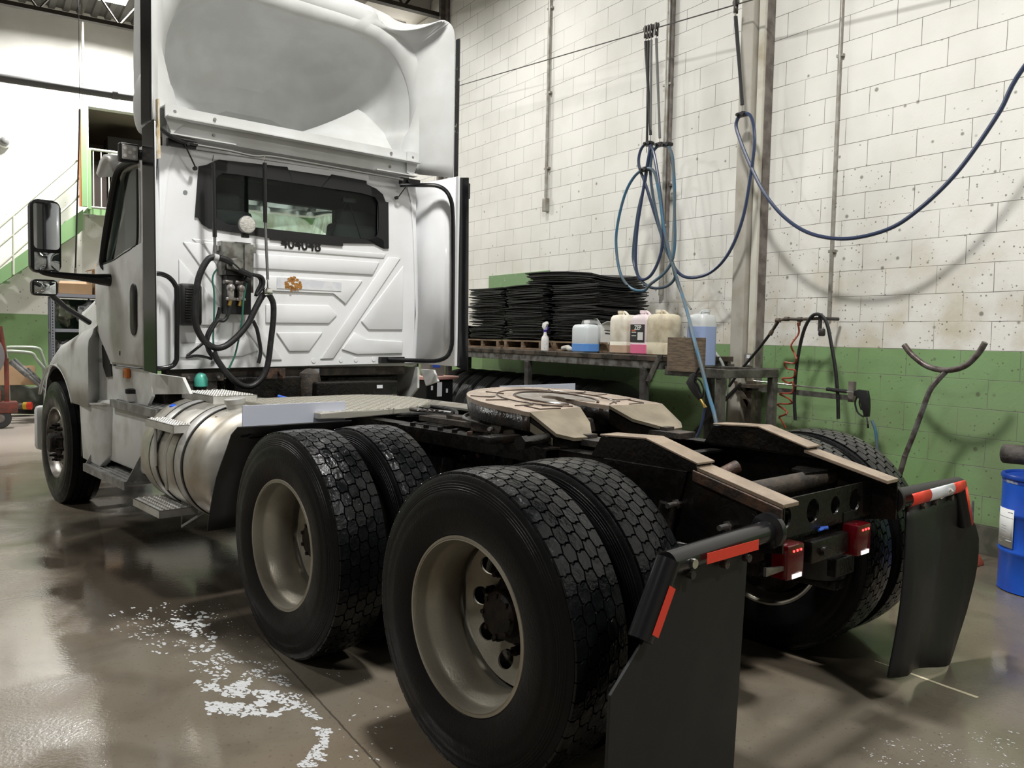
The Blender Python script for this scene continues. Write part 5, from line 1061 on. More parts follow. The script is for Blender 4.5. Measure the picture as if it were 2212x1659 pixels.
for nm, r, m, pts in (('service_hose', .0125, hosek, [(-0.67,3.3,1.61),(-0.676,3.3,1.581),(-0.693,3.3,1.529),(-0.73,3.3,1.476),(-0.756,3.3,1.424),(-0.76,3.3,1.373),(-0.747,3.3,1.322),(-0.716,3.3,1.277)]),
    ('service_hose', .0125, hosek, [(-0.606,3.29,1.62),(-0.613,3.29,1.583),(-0.63,3.29,1.541),(-0.655,3.29,1.522),(-0.686,3.29,1.525),(-0.716,3.29,1.484),(-0.745,3.29,1.432),(-0.758,3.29,1.38),(-0.748,3.29,1.329),(-0.716,3.29,1.281)]),
    ('service_hose', .013, hosek, [(-0.493,3.3,1.846),(-0.43,3.3,1.839),(-0.385,3.3,1.831),(-0.365,3.3,1.805),(-0.369,3.3,1.767),(-0.389,3.3,1.735),(-0.413,3.3,1.704)]),
    ('service_hose', .010, hosek, [(-0.465,3.31,1.841),(-0.409,3.31,1.833),(-0.385,3.31,1.812),(-0.383,3.31,1.782),(-0.409,3.31,1.727),(-0.417,3.31,1.696)]),
    ('service_hose', .013, hosek, [(-0.425,3.33,1.528),(-0.399,3.33,1.475),(-0.383,3.33,1.407),(-0.37,3.33,1.33),(-0.376,3.33,1.275),(-0.386,3.33,1.237)]),
    ('frame_lead', .009, hosek, [(-0.877,3.33,1.288),(-0.829,3.33,1.324),(-0.778,3.33,1.365),(-0.748,3.33,1.395)]),
    ('frame_lead', .009, hosek, [(-0.882,3.33,1.278),(-0.815,3.33,1.289),(-0.756,3.33,1.28),(-0.711,3.33,1.265)]),
    ('green_air_hose', .006, greenh, [(-0.689,3.3,1.859),(-0.711,3.3,1.829),(-0.719,3.3,1.784),(-0.709,3.3,1.712),(-0.708,3.3,1.594),(-0.712,3.3,1.484),(-0.715,3.3,1.403),(-0.709,3.3,1.329),(-0.693,3.3,1.277)]),
    ('green_air_hose', .006, greenh, [(-0.481,3.31,1.784),(-0.496,3.31,1.708),(-0.506,3.31,1.639),(-0.512,3.31,1.541),(-0.526,3.31,1.45),(-0.545,3.31,1.36),(-0.566,3.31,1.284),(-0.605,3.31,1.202)])):
    P(nm, B().tube(pts, r, n=10, sm=5), m)
jb = [(-0.368,3.235,1.814),(-0.367,3.235,1.723),(-0.474,3.235,1.542)]
P('bundle_clip', B().box((jb[1][0]-.03, 3.21, jb[1][2]-.02), (jb[1][0]+.03, 3.25, jb[1][2]+.03), .008).tube([jb[0], (jb[0][0]+.005, jb[0][1], jb[0][2]-.05), jb[1]], .004, n=6), chrome)
P('bundle_wrap', B().cyl([(-0.726,3.262,1.936)][0], [(-0.697,3.262,1.931)][0], .023), mat('silver_tape', (.5, .5, .5), .3))
# ---------------------------------------------------------------- roof fairing
half_R = [(1.158, 3.17, 2.70), (1.160, 3.17, 3.10), (1.158, 3.17, 3.50), (1.156, 3.17, 3.76), (1.140, 3.17, 3.845), (1.10, 3.175, 3.885), (1.03, 3.18, 3.885), (.97, 3.24, 3.855), (.90, 3.32, 3.825), (.82, 3.42, 3.82), (.74, 3.48, 3.84), (.665, 3.50, 3.88), (.62, 3.50, 3.925), (.40, 3.50, 3.93), (.20, 3.50, 3.93), (0, 3.50, 3.93)]
half_G = [(1.015, 3.44, 2.74), (1.02, 3.44, 3.10), (1.01, 3.44, 3.42), (1.0, 3.44, 3.60), (.98, 3.45, 3.67), (.955, 3.46, 3.715), (.92, 3.47, 3.75), (.88, 3.48, 3.775), (.83, 3.49, 3.80), (.76, 3.51, 3.815), (.69, 3.52, 3.83), (.60, 3.53, 3.845), (.5, 3.54, 3.85), (.35, 3.54, 3.855), (.18, 3.54, 3.855), (0, 3.54, 3.855)]
half_I = [(.865, 3.49, 2.84), (.905, 3.49, 3.02), (.955, 3.49, 3.10), (.955, 3.49, 3.32), (.92, 3.49, 3.46), (.875, 3.50, 3.56), (.83, 3.50, 3.62), (.78, 3.51, 3.665), (.73, 3.51, 3.70), (.67, 3.52, 3.725), (.60, 3.52, 3.745), (.50, 3.53, 3.757), (.40, 3.53, 3.762), (.27, 3.53, 3.76), (.13, 3.53, 3.757), (0, 3.53, 3.755)]
def dens(h, k=3):
    P_ = [Vector(p) for p in h]; out = []
    for i in range(len(P_)-1):
        a_, b_, c_, d_ = P_[max(i-1, 0)], P_[i], P_[i+1], P_[i+2] if i+2 < len(P_) else Vector((-P_[-2].x, P_[-2].y, P_[-2].z))
        for j in range(k): t = j/k; out.append(tuple(.5*((2*b_)+(c_-a_)*t+(2*a_-5*b_+4*c_-d_)*t*t+(3*b_-a_-3*c_+d_)*t**3)))
    return out+[tuple(P_[-1])]
def sym(h): return [(-x, y, z) for x, y, z in h]+[(x, y, z) for x, y, z in h[:-1][::-1]]
half_R, half_G, half_I = dens(half_R), dens(half_G), dens(half_I)
def inset(h, k, y, zc=3.27, dz=0): return [(x*k, y, zc+(z-zc)*k+dz) for x, _, z in h]
b = B()
b.grid([sym(half_R), sym(half_G), sym(half_I)])
F = P('roof_fairing', b, fiber, smooth=24, solid=.010); F['label'] = 'white roof fairing seen from its open back'
b = B()
rows = [sym(half_I), sym(inset(half_I, .975, 3.545)), sym(inset(half_I, .955, 3.64)), sym(inset(half_I, .93, 3.76)), sym(inset(half_I, .86, 3.90)), sym(inset(half_I, .72, 4.10)), sym(inset(half_I, .48, 4.26)), sym(inset(half_I, .22, 4.34))]
# close each loop along the bottom
def bottom(r):
    (x0, y0, z0), (x1, y1, z1) = r[-1], r[0]; n = 12; return r+[(x0+(x1-x0)*k/n, y0, z0) for k in range(1, n)]
rows = [bottom(r) for r in rows]
V = b.grid(rows, closeu=True); b.b.faces.new(V[-1])
b.done('recessed_inner_shell', fiber, F, smooth=30)
# moulded hump low on the right of the recess, a soft ridge rising to the right
b = B(); rows = []
def hz(x): return 2.86+(.02+.43*max(0, min(1, (x+.25)/1.02))**1.5 if x < .77 else .45-.10*min(1, (x-.77)/.15))
for i in range(11):
    u = i/10; a_ = u*pi/2; rows.append([(x, 3.52+.42*sin(a_), 2.86+(hz(x)-2.86)*(1-(1-u)**2.2)) for x in [-.30+1.22*j/22 for j in range(23)]])
for x_ in (1,): rows.append([(x, 4.15, hz(x)-.03) for x in [-.30+1.22*j/22 for j in range(23)]])
b.grid(rows); b.done('moulded_hump', fiber, F, smooth=60)
# outer skin
b = B()
f1 = [(x*.975, 3.55+.0*y, z+.02) for i, (x, y, z) in enumerate(dens([(1.15, 0, 2.75), (1.158, 0, 3.10), (1.15, 0, 3.5), (1.13, 0, 3.70), (1.10, 0, 3.78), (1.06, 0, 3.83), (1.0, 0, 3.87), (.94, 0, 3.90), (.87, 0, 3.92), (.8, 0, 3.94), (.72, 0, 3.95), (.64, 0, 3.96), (.55, 0, 3.965), (.40, 0, 3.97), (.2, 0, 3.97), (0, 0, 3.97)]))]
f2 = [(x*.85, 3.95, 2.8+(z-2.8)*.93+(.08 if i == 0 else 0)) for i, (x, y, z) in enumerate(f1)]
f3 = [(x*.73, 4.35, 2.75+(z-2.75)*.70) for x, y, z in f1]; f4 = [(x*.62, 4.62, 2.70+(z-2.75)*.22) for x, y, z in f1]
hr = [(x+(.004 if x > .6 else 0), y, z) for x, y, z in half_R]
b.grid([sym(hr), sym(f1), sym(f2), sym(f3), sym(f4)])
b.done('outer_skin', fiber, F, smooth=60)
b = B(); bmesh.ops.create_icosphere(b.b, subdivisions=4, radius=1)
for v in b.b.verts: v.co = Vector((-1.135+.034*v.co.x, 3.35+.16*v.co.y, 2.86+.19*v.co.z))
b.done('side_bulge', fiber, F, smooth=60)
B().box((-1.182, 3.085, 2.70), (-1.1705, 3.25, 3.84), .003).done('rubber_edge', blackg, F, smooth=0)
B().box((1.1645, 3.12, 2.70), (1.172, 3.17, 3.77), .002).done('rubber_edge', mat('torn_rubber_edge', (.02, .02, .02), .6, col2=(.25, .25, .2), ns=22, lo=.62, hi=.68), F, smooth=0)
B().prism([(-1.105, 3.16, 2.50), (-1.105, 3.20, 2.50), (-1.105, 3.22, 2.86), (-1.105, 3.18, 2.86)], (.01, 0, 0)).done('yellowed_sealant', mat('yellowed_foam', (.48, .36, .18), .7, col2=(.6, .55, .45), ns=20), F, smooth=0)
# support beam under the recess
b = B(); bx0, bx1 = -1.0, .945
b.box((bx0, 3.36, 2.805), (bx1, 3.368, 2.880)).box((bx0, 3.30, 2.798), (bx1, 3.368, 2.806)).box((bx0, 3.368, 2.872), (bx1, 3.46, 2.880)).box((bx0+.02, 3.375, 2.70), (bx1-.02, 3.383, 2.80)).box((bx0+.02, 3.32, 2.694), (-.55, 3.383, 2.702)).box((.55, 3.32, 2.694), (bx1-.02, 3.383, 2.702))
BM_ = P('fairing_support_beam', b, fiber, smooth=0)
for x in (-.94, -.68, .70, .90):
    for z in (2.845, 2.745): B().cyl((x, 3.36 if z > 2.8 else 3.375, z), (x, 3.352 if z > 2.8 else 3.367, z), .011, n=10).done('beam_bolt', steel, BM_)
P('roof_closing_panel', B().box((-.97, 3.47, 2.63), (.95, 3.50, 2.90), .004).prism([(-.95, 3.462, 2.665), (-.55, 3.462, 2.665), (-.50, 3.462, 2.70), (.48, 3.462, 2.715), (.54, 3.462, 2.68), (.93, 3.462, 2.69), (.93, 3.462, 2.78), (-.95, 3.462, 2.78)], (0, .008, 0)), white, smooth=0)
P('stay_bracket', B().box((.66, 3.40, 1.225), (.88, 3.446, 1.275), .003), black, smooth=0)
B().prism([(bx0, 3.352, 2.885), (bx0+.14, 3.352, 2.885), (bx0+.14, 3.352, 2.80), (bx0+.04, 3.352, 2.70), (bx0, 3.352, 2.80)], (0, .006, 0)).done('end_gusset', fiber, BM_, smooth=0); B().prism([(bx1, 3.352, 2.885), (bx1-.10, 3.352, 2.885), (bx1-.10, 3.352, 2.72), (bx1-.04, 3.352, 2.70), (bx1, 3.352, 2.80)], (0, .006, 0)).done('end_gusset', fiber, BM_, smooth=0)
b = B(); n = 20
for k in range(n):
    x = -.95+1.9*k/(n-1)
P('roof_drip_edge', B().tube([(-.98, 3.47, 2.60), (-.90, 3.46, 2.655), (-.6, 3.46, 2.668), (.6, 3.46, 2.675), (.86, 3.46, 2.665), (.96, 3.47, 2.61)], .016, n=8), white)
# marker bubble on the cab roof side (rounded white visor end)
b = B(); b.grid([[(-1.10+.16*u, 4.10+.35*v, 2.66-.10*abs(2*v-1)**2-.06*u*0+.02*sin(pi*u)) for u in (0, .3, .6, 1)] for v in (0, .25, .5, .75, 1)])
P('roof_corner_cap', b, whited, smooth=60, solid=.05)
# ---------------------------------------------------------------- bonnet and front fenders
def lerp_tab(tab, y):
    for (y0, v0), (y1, v1) in zip(tab, tab[1:]):
        if y <= y1: t = max(0, (y-y0)/(y1-y0)); t = t*t*(3-2*t)*.5+t*.5; return v0+(v1-v0)*t
    return tab[-1][1]
def fsec(y, flush=False):
    """front end section at station y: bonnet top, side, fender crown, outer lip"""
    xu = lerp_tab([(4.5, 1.045), (4.8, .985), (5.2, .90), (5.6, .84), (6.2, .80)], y); zt = lerp_tab([(4.5, 1.86), (5.2, 1.78), (6.2, 1.62)], y)
    zc = lerp_tab([(4.5, 1.44), (4.75, 1.425), (5.04, 1.395), (5.4, 1.335), (5.6, 1.26), (5.78, 1.15), (5.95, .97), (6.2, .70)], y)
    xl = 1.155-.05*max(0, y-5.7)*2; r2 = .645**2-(y-5.52)**2; low = max(.87, .5+math.sqrt(r2)) if r2 > 0 else (.87 if y < 5.5 else .62); low = min(low, zc-.10)
    if flush: xl = xu+.02
    pts = [(0, zt+.05), (xu-.30, zt+.035), (xu-.10, zt+.01), (xu-.03, zt-.03), (xu, zt-.10), (xu+.005, zc+.20), (xu+.03, zc+.11), (xu+(xl-xu)*.35, zc+.045), (xu+(xl-xu)*.65, zc+.01), (xl-.03 if not flush else xl, zc-.03), (xl-.006 if not flush else xl, zc-.075), (xl, zc-.13), (xl, (zc-.13)*.5+low*.5), (xl, low)]
    return pts
for s in (-1, 1):
    ys = [4.56, 4.68, 4.8, 4.93, 5.0, 5.1, 5.25, 5.4, 5.52, 5.65, 5.8, 5.9, 6.0, 6.08, 6.14]
    rows = [[(s*x, 4.62, z) for x, z in fsec(4.62, True)], [(s*x, 4.60 if i < 6 else 4.53, z) for i, (x, z) in enumerate(fsec(4.53))]]+[[(s*x, y, z) for x, z in fsec(y)] for y in ys]
    o = P('bonnet_half', (lambda b: (b.grid(rows), b)[1])(B()), whited, smooth=60, solid=.008); o['label'] = ('left' if s < 0 else 'right')+' bonnet side and front fender'
    n = 24; b = B(); b.tube([(s*1.15, 5.52+.645*cos(a), .5+.645*sin(a)) for a in [R(35+110*k/n) for k in range(n+1)]], .012, n=6, sm=0); b.done('arch_lip', whited, o)
    B().grid([[(s*x, 4.53, z) for x, z in ((.60, 1.85), (1.03, 1.80))], [(s*x, 4.53, z) for x, z in ((.60, .88), (1.13, .88))]]) if False else None
    b = B(); n = 18; rows = [[(s*x, 5.52+.62*cos(a), .5+.62*sin(a)) for a in [R(20+140*k/n) for k in range(n+1)]] for x in (.70, 1.12)]; b.grid(rows); b.done('wheel_well', black, o, smooth=60)
    # cowl panel between door and fender with its black vent
    cp = P('cowl_side_panel', B().prism([(s*1.06, 4.95, .88), (s*1.06, 3.60, .90), (s*1.06, 3.05, 1.10) if False else (s*1.06, 3.45, 1.02), (s*1.06, 3.45, 1.19), (s*1.06, 4.25, 1.19), (s*1.06, 4.60, 1.42), (s*1.06, 4.95, 1.42)], (-s*.02, 0, 0)), whited, smooth=0)
    B().prism([(s*1.064, 4.50, 1.33), (s*1.064, 4.34, 1.38), (s*1.064, 4.27, 1.11), (s*1.064, 4.40, 1.10), (s*1.064, 4.48, 1.18)], (s*.006, 0, 0), .002).done('black_vent', black, cp, smooth=0)
    B().box((min(s*1.065, s*1.09), 3.86, 1.115), (max(s*1.065, s*1.09), 3.95, 1.185), .008).done('amber_side_marker', amber, cp)
    P('lower_cab_skirt', B().prism([(s*1.08, 3.44, 1.175), (s*1.08, 2.86 if s < 0 else 3.26, 1.175), (s*1.08, 2.74 if s < 0 else 3.2, 1.085), (s*1.08, 3.36, 1.04)], (-s*.02, 0, 0), .003), whited, smooth=0)
P('wheel_well_rear', B().box((-1.12, 4.86, .46), (-.6, 4.88, .90)), black, smooth=0)
text('57', .07, mat('faded_badge_grey', (.12, .12, .12), .5), TR, (-1.012, 4.84, 1.66), (pi/2, 0, -pi/2), 'badge')
# mirrors
def mirror(name, x0, x1, y, z0, z1, r, label, split=None):
    cx, cz, w, h = (x0+x1)/2, (z0+z1)/2, x1-x0, z1-z0
    b = B(); b.prism(rrect(cx, cz, w, h, r, y), (0, .07, 0), .008); o = P(name, b, black, smooth=40); o['label'] = label
    if split:
        zs = z0+h*split; B().prism(rrect(cx+.006, (zs+z1)/2-.003, w-.03, z1-zs-.03, r*.6, y-.002), (0, .003, 0)).done('mirror_glass', mirr, o, smooth=0)
        b = B(); hh = (zs-z0)-.03; V = b.grid([[(cx+.006+(w-.035)*(u-.5), y-.001-.010*(1-(2*u-1)**2)*(1-(2*v-1)**2), z0+.018+hh*v) for u in [k/8 for k in range(9)]] for v in [k/8 for k in range(9)]]); b.done('convex_glass', mirr, o, smooth=60)
    else: b = B(); b.grid([[(cx+(w-.03)*(u-.5), y-.001-.012*(1-(2*u-1)**2)*(1-(2*v-1)**2), cz+(h-.03)*(v-.5)) for u in [k/8 for k in range(9)]] for v in [k/8 for k in range(9)]]); b.done('convex_glass', mirr, o, smooth=60)
    return o
mirror('door_mirror', -1.527, -1.333, 4.50, 1.84, 2.352, .05, 'tall black door mirror with a lower convex glass', .30)
P('mirror_arm', B().tube([(-1.06, 4.22, 1.80), (-1.12, 4.25, 1.80), (-1.25, 4.35, 1.815), (-1.42, 4.50, 1.835), (-1.47, 4.54, 1.86)], [.052, .042, .026, .020, .015], n=12), blackg)
mirror('bonnet_mirror', -1.385, -1.205, 5.15, 1.70, 1.825, .03, 'small convex bonnet mirror')
P('bonnet_mirror_arm', B().tube([(-1.25, 5.2, 1.72), (-1.12, 5.3, 1.62), (-.90, 5.45, 1.50)], .022, n=10, sm=0), black)
mirror('right_door_mirror', 1.333, 1.527, 4.50, 1.84, 2.352, .05, 'right door mirror'); P('mirror_arm', B().tube([(1.06, 4.22, 1.80), (1.25, 4.35, 1.815), (1.47, 4.54, 1.86)], [.05, .026, .015], n=12), blackg)
# ---------------------------------------------------------------- step box, steps, fuel tank
P('battery_box', B().box((-1.10, 3.43, .50), (-.62, 4.55, .93), .03), whited, smooth=40)
P('box_corner_piece', B().prism([(-1.155, 4.78, .88), (-1.155, 4.20, .93), (-1.11, 4.15, .92), (-1.11, 4.18, .55), (-1.155, 4.28, .46), (-1.155, 4.70, .47)], (.05, 0, 0), .008), whited, smooth=40)
stp = mat('ribbed_step_alloy', (.33, .33, .32), .5, .4, col2=(.2, .2, .19), ns=10)
b = B()
b.box((-1.12, 3.18, .925), (-.86, 4.12, .950), .003)
for k in range(7): b.box((-1.115+k*.036, 3.18, .950), (-1.10+k*.036, 4.12, .958))
b.box((-1.125, 3.18, .905), (-1.118, 4.12, .958)); P('upper_step', b, stp, smooth=0)
b = B()
b.box((-1.20, 3.55, .432), (-.98, 4.50, .452), .003)
for k in range(6): b.box((-1.195+k*.036, 3.55, .452), (-1.178+k*.036, 4.50, .460))
b.box((-1.205, 3.55, .405), (-1.198, 4.50, .460))
for y, w in ((3.55, .012), (4.488, .012)): b.prism([(-1.19, y, .455), (-.98, y, .455), (-.98, y, .66), (-1.08, y, .66)], (0, w, 0))
b.box((-.99, 3.55, .455), (-.978, 4.50, .68)); P('lower_step', b, stp, smooth=0)
P('filler_cap_blue', B().lathe([(0, .035), (.05, .035), (.052, .05), (.085, .05), (.095, .035)], (-1.02, 3.10, .90), 'Z', 14).cyl((-1.02, 3.10, .80), (-1.02, 3.10, .9), .03), mat('blue_cap', (.01, .10, .7), .35))
P('def_tank', B().box((-1.05, 3.02, .45), (-.60, 3.40, .86), .03), frame, smooth=40)
P('small_cup', B().lathe([(0, .035), (.002, .042), (.055, .048), (.058, .044)], (-1.06, 3.82, .96), 'Z', 20), mat('worn_white_cup', (.6, .6, .58), .5)); P('cup_lid', B().lathe([(.0585, .05), (.085, .05), (.09, .03)], (-1.06, 3.82, .96), 'Z', 16), black)
TX, TZc, TR_ = -.90, .70, .325
b = B().lathe([(2.215, .20), (2.222, .27), (2.24, .305), (2.27, TR_), (3.16, TR_), (3.19, .305), (3.21, .27), (3.215, .2)], (TX, 0, TZc), 'Y', 72)
TK = P('fuel_tank', b, alu, smooth=40)
for y in (2.53, 2.93):
    B().lathe([(y-.045, TR_+.006), (y-.045, TR_+.002), (y+.045, TR_+.002), (y+.045, TR_+.006), (y+.02, TR_+.009), (y-.02, TR_+.009)], (TX, 0, TZc), 'Y', 72, close=True).done('tank_strap', aluw, TK, smooth=30)
    for d in (-.062, .054): B().lathe([(y+d-.008, TR_+.006), (y+d-.008, TR_), (y+d+.010, TR_), (y+d+.010, TR_+.006)], (TX, 0, TZc), 'Y', 72, close=True).done('strap_rubber', black, TK, smooth=30)
B().lathe([(0, .05), (.03, .05), (.034, .058), (.06, .058), (.065, .05)], (0, 0, 0), 'Z', 16).done('tank_cap', aluw, TK, loc=(TX-.04, 2.42, TZc+TR_-.01), rot=(0, -.12, 0))
def tstep(name, x0, x1, y0, y1, z, label):
    b = B(); b.box((x0, y0, z-.004), (x1, y1, z)); b.box((x0, y0, z-.045), (x0+.005, y1, z)).box((x1-.005, y0, z-.045), (x1, y1, z)).box((x0, y0, z-.045), (x1, y0+.005, z)).box((x0, y1-.005, z-.045), (x1, y1, z))
    nx, ny = int((x1-x0)/.032), int((y1-y0)/.035)
    for i in range(nx):
        for j in range(ny): b.lathe([(z, .011), (z+.006, .007)], (x0+.016+i*.032+(x1-x0-nx*.032)/2, y0+.018+j*.035+(y1-y0-ny*.035)/2, 0), 'Z', 6)
    o = P(name, b, aluw, smooth=0); o['label'] = label; return o
a = tstep('tank_step', -1.24, -.99, 2.56, 3.02, .925, 'middle serrated alloy tank step')
B().tube([(-1.22, 2.90, .90), (-1.235, 2.86, .70), (-1.235, 2.86, .66)], .010, n=8, sm=0).done('step_stay', aluw, a); B().tube([(-1.22, 2.60, .90), (-1.25, 2.66, .75), (-1.24, 2.66, .55)], .010, n=8).done('step_stay', aluw, a); B().tube([(-1.0, 2.42, .93), (-1.05, 2.40, .90), (-1.06, 2.39, .985)], .012, n=8).done('step_stay', aluw, a)
a = tstep('tank_step', -.94, -.66, 2.75, 3.25, 1.065, 'upper serrated alloy tank step'); B().box((-.92, 2.80, 1.0), (-.90, 3.2, 1.02)).done('step_stay', aluw, a); B().box((-.70, 2.80, 1.0), (-.68, 3.2, 1.02)).done('step_stay', aluw, a)
a = tstep('tank_step', -1.27, -1.05, 2.70, 3.16, .425, 'lowest serrated alloy tank step'); B().tube([(-1.12, 2.75, .38), (-1.14, 2.72, .31), (-.98, 2.70, .40)], .010, n=8, sm=0).tube([(-1.10, 3.1, .385), (-.97, 3.1, .41)], .010, n=8, sm=0).done('step_stay', aluw, a)
# right hand tank
P('right_fuel_tank', B().lathe([(2.015, .20), (2.022, .27), (2.07, TR_), (3.3, TR_), (3.35, .27), (3.355, .2)], (.88, 0, .63), 'Y', 48), alu, smooth=40)
# deck plate of the rear frame
dia = bpy.data.materials.new('tread_plate'); dia.use_nodes = True; N = dia.node_tree.nodes; L = dia.node_tree.links; pb = N['Principled BSDF']; pb.inputs['Base Color'].default_value = (.52, .50, .44, 1); pb.inputs['Metallic'].default_value = .5; pb.inputs['Roughness'].default_value = .42
P('deck_plate', B().prism([(-.75, 1.80, 1.0), (-.6, 1.80, 1.0), (-.2, 1.85, 1.0), (.0, 1.93, 1.0), (.17, 2.08, 1.0), (.29, 2.27, 1.0), (.33, 2.5, 1.0), (.28, 2.72, 1.0), (.12, 2.86, 1.0), (-.75, 2.86, 1.0)], (0, 0, .035), .006), dia, smooth=0)
b = B()
for i in range(30):
    for j in range(28):
        x, y = -.73+i*.036, 1.84+j*.036
        if x < .28-.9*max(0, 2.12-y)-.9*max(0, y-2.68) and y > 1.83+.2*max(0, x+.3):
            a = pi/4 if (i+j) % 2 else -pi/4; c, s2 = cos(a), sin(a); v = []
            for u, w in ((-.014, 0), (0, -.004), (.014, 0), (0, .004)): v.append((x+u*c-w*s2, y+u*s2+w*c, 1.0349))
            b.prism(v, (0, 0, .003))
P('tread_lugs', b, dia, smooth=0)
P('front_bumper', B().box((-1.15, 6.2, .35), (1.15, 6.3, .75), .04), whited, smooth=40)
# ================================================================ left background: landing, stair, shelving, clutter
grn = mat('green_painted_steel', (.19, .33, .15), .45); whr = mat('cream_rail_paint', (.50, .52, .44), .45)
t = thing('steel_staircase', 'green steel stair climbing along the far wall to the landing behind the door mirror', 'stairs', (-2.2, YF-.5, 0))
q = [(p[0]+2.2, 0, p[2]) for p in [(-2.185,13.5,2.205),(-0.954,13.5,3.477),(-0.958,13.5,3.123),(-2.19,13.5,1.865)]]
d = (q[1][2]-q[0][2])/(q[1][0]-q[0][0]); x0 = q[1][0]-3.9; ext_ = [(x0, 0, q[1][2]-3.9*d), q[1], q[2], (x0, 0, q[2][2]-3.9*d)]
q2 = [(x, -.2, max(z, .0)) for x, _, z in ext_]
B().prism(q2, (0, .03, 0)).prism([(x, .33, z) for x, _, z in q2], (0, .03, 0)).done('stringer', grn, t, smooth=0)
for k in range(19): 
    z = q[1][2]-.06-.178*(k+1); x = q[1][0]-.178*(k+1)/d
    if z > .02: B().box((x-.1, -.165, z), (x+.12, .325, z+.025)).done('tread', grn, t, smooth=0)
rl = [(-2.178,13.3,3.059),(-1.036,13.3,4.292),(-2.182,13.3,2.754),(-0.955,13.3,4.049),(-2.186,13.3,2.419),(-0.957,13.3,3.755)]
b = B()
for i in (0, 2, 4):
    a, c = rl[i], rl[i+1]; dx = (c[2]-a[2])/(c[0]-a[0]); b.cyl((a[0]+2.2-1.5, -.2, a[2]-1.5*dx), (c[0]+2.2, -.2, c[2]), .016, n=10)
b.done('handrail', whr, t)
pp = [(-1.983,13.3,3.27),(-1.995,13.3,2.304)]
for k in range(2): B().cyl((pp[0][0]+2.2-1.3*k, -.2, pp[0][2]-1.3*k*d), (pp[1][0]+2.2-1.3*k, -.2, pp[1][2]-1.3*k*d), .018, n=10).done('baluster_post', whr, t)
t = thing('landing_platform', 'green edged landing slab below the store room opening', 'platform', (0.2, YF-.5, 3.4))
B().box((-1.1, -.22, .0), (1.6, -.20, .10)).box((-1.1, -.20, .085), (1.6, .49, .10)).done('edge_beam', grn, t, smooth=0)
b = B()
for k in range(9): b.box((-1.0+k*.3, -.19, .02), (-.94+k*.3, .49, .08))
b.done('deck_joists', mat('grey_underside', (.4, .4, .39), .6), t, smooth=0)
gp = [(-0.923,13.3,6.763),(-0.937,13.3,5.203),(-0.954,13.3,3.376),(-1.036,13.3,4.269)]
t = thing('landing_post', 'tall slim post, green below and grey above, at the top of the stairs', 'post', (gp[2][0], 13.33, 3.5))
B().box((-.045, -.04, 0), (.045, .04, 1.75)).done('green_post', grn, t, smooth=0); B().cyl((0, 0, 1.75), (0, 0, ZC-3.56), .022).done('upper_pole', conm, t)
B().box((-.075, -.02, .0), (-.046, .02, 1.6)).done('orange_edge', mat('orange_edge', (.5, .13, .04), .5), t, smooth=0)
rr = [(-0.864,13.4,4.487),(-0.087,13.4,4.49),(-0.873,13.4,3.473)]
t = thing('landing_railing', 'cream railing with upright bars across the store room opening', 'railing', (rr[0][0], 13.4, rr[2][2]))
hz = rr[0][2]-rr[2][2]; ln = 1.5
B().cyl((0, 0, hz), (ln, 0, hz), .022, n=10).done('rail', whr, t); B().cyl((0, 0, .04), (ln, 0, .04), .015, n=8).done('rail', whr, t)
for k in range(12): B().cyl((.06+.12*k, 0, .04), (.06+.12*k, 0, hz), .009, n=8).done('upright_bar', whr, t)
B().box((-.025, -.025, 0), (.025, .025, hz), .003).done('end_post', grn, t, smooth=0)
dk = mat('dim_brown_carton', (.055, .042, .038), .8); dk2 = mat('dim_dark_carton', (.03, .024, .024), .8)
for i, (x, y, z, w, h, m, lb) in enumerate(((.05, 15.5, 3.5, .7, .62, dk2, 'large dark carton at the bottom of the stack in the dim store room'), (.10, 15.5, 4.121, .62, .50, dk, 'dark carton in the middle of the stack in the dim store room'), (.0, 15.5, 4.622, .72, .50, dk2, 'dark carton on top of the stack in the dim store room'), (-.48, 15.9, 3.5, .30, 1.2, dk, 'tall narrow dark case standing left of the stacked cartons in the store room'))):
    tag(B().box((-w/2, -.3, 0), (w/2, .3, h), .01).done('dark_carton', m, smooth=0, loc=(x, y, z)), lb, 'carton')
# overhead pipe, cord, camera
ov = [(-2.178,12,5.069),(-0.645,12,5.123)]
pgm = mat('dull_grey_pipe', (.10, .10, .10), .6)
t = thing('overhead_pipe', 'thick grey horizontal pipe crossing high in front of the far white wall', 'pipe', (-2, 12, 5.08))
B().cyl((-7, 0, -.05), (3.3, 0, .045), .062, n=20).done('pipe', pgm, t); B().cyl((ov[1][0]+1.96, 0, .035), (ov[1][0]+2.04, 0, .036), .078, n=20).done('coupling', pgm, t)
b = B()
for x in (-4, -.2, 2.6): b.cyl((x, 0, .0), (x, 0, ZC-5.13), .008, n=6)
b.done('hanger_rods', steelp, t)
cd = [(-1.187,11.5,4.692),(-1.206,11.5,4.052),(-1.239,11.5,3.093),(-1.265,11.5,2.315)]
t = thing('hanging_cord', 'dark cord hanging down in front of the stairs and ending in a small plug', 'cord', cd[3])
B().tube([Vector(p)-Vector(cd[3]) for p in cd]+[(0.06, 0, ZC-cd[3][2]-.05)][:0], .012, n=8).cyl(Vector(cd[0])-Vector(cd[3]), (.08, 0, ZC-cd[3][2]-.06), .004, n=6).done('cord', black, t); B().cyl((0, 0, -.06), (0, 0, .03), .018).done('plug', steel, t)
c_ = [(-2.076,14,4.571)][0]
t = thing('security_camera', 'small white dome security camera on the far white wall at the left edge', 'camera', (c_[0], YF, c_[2]))
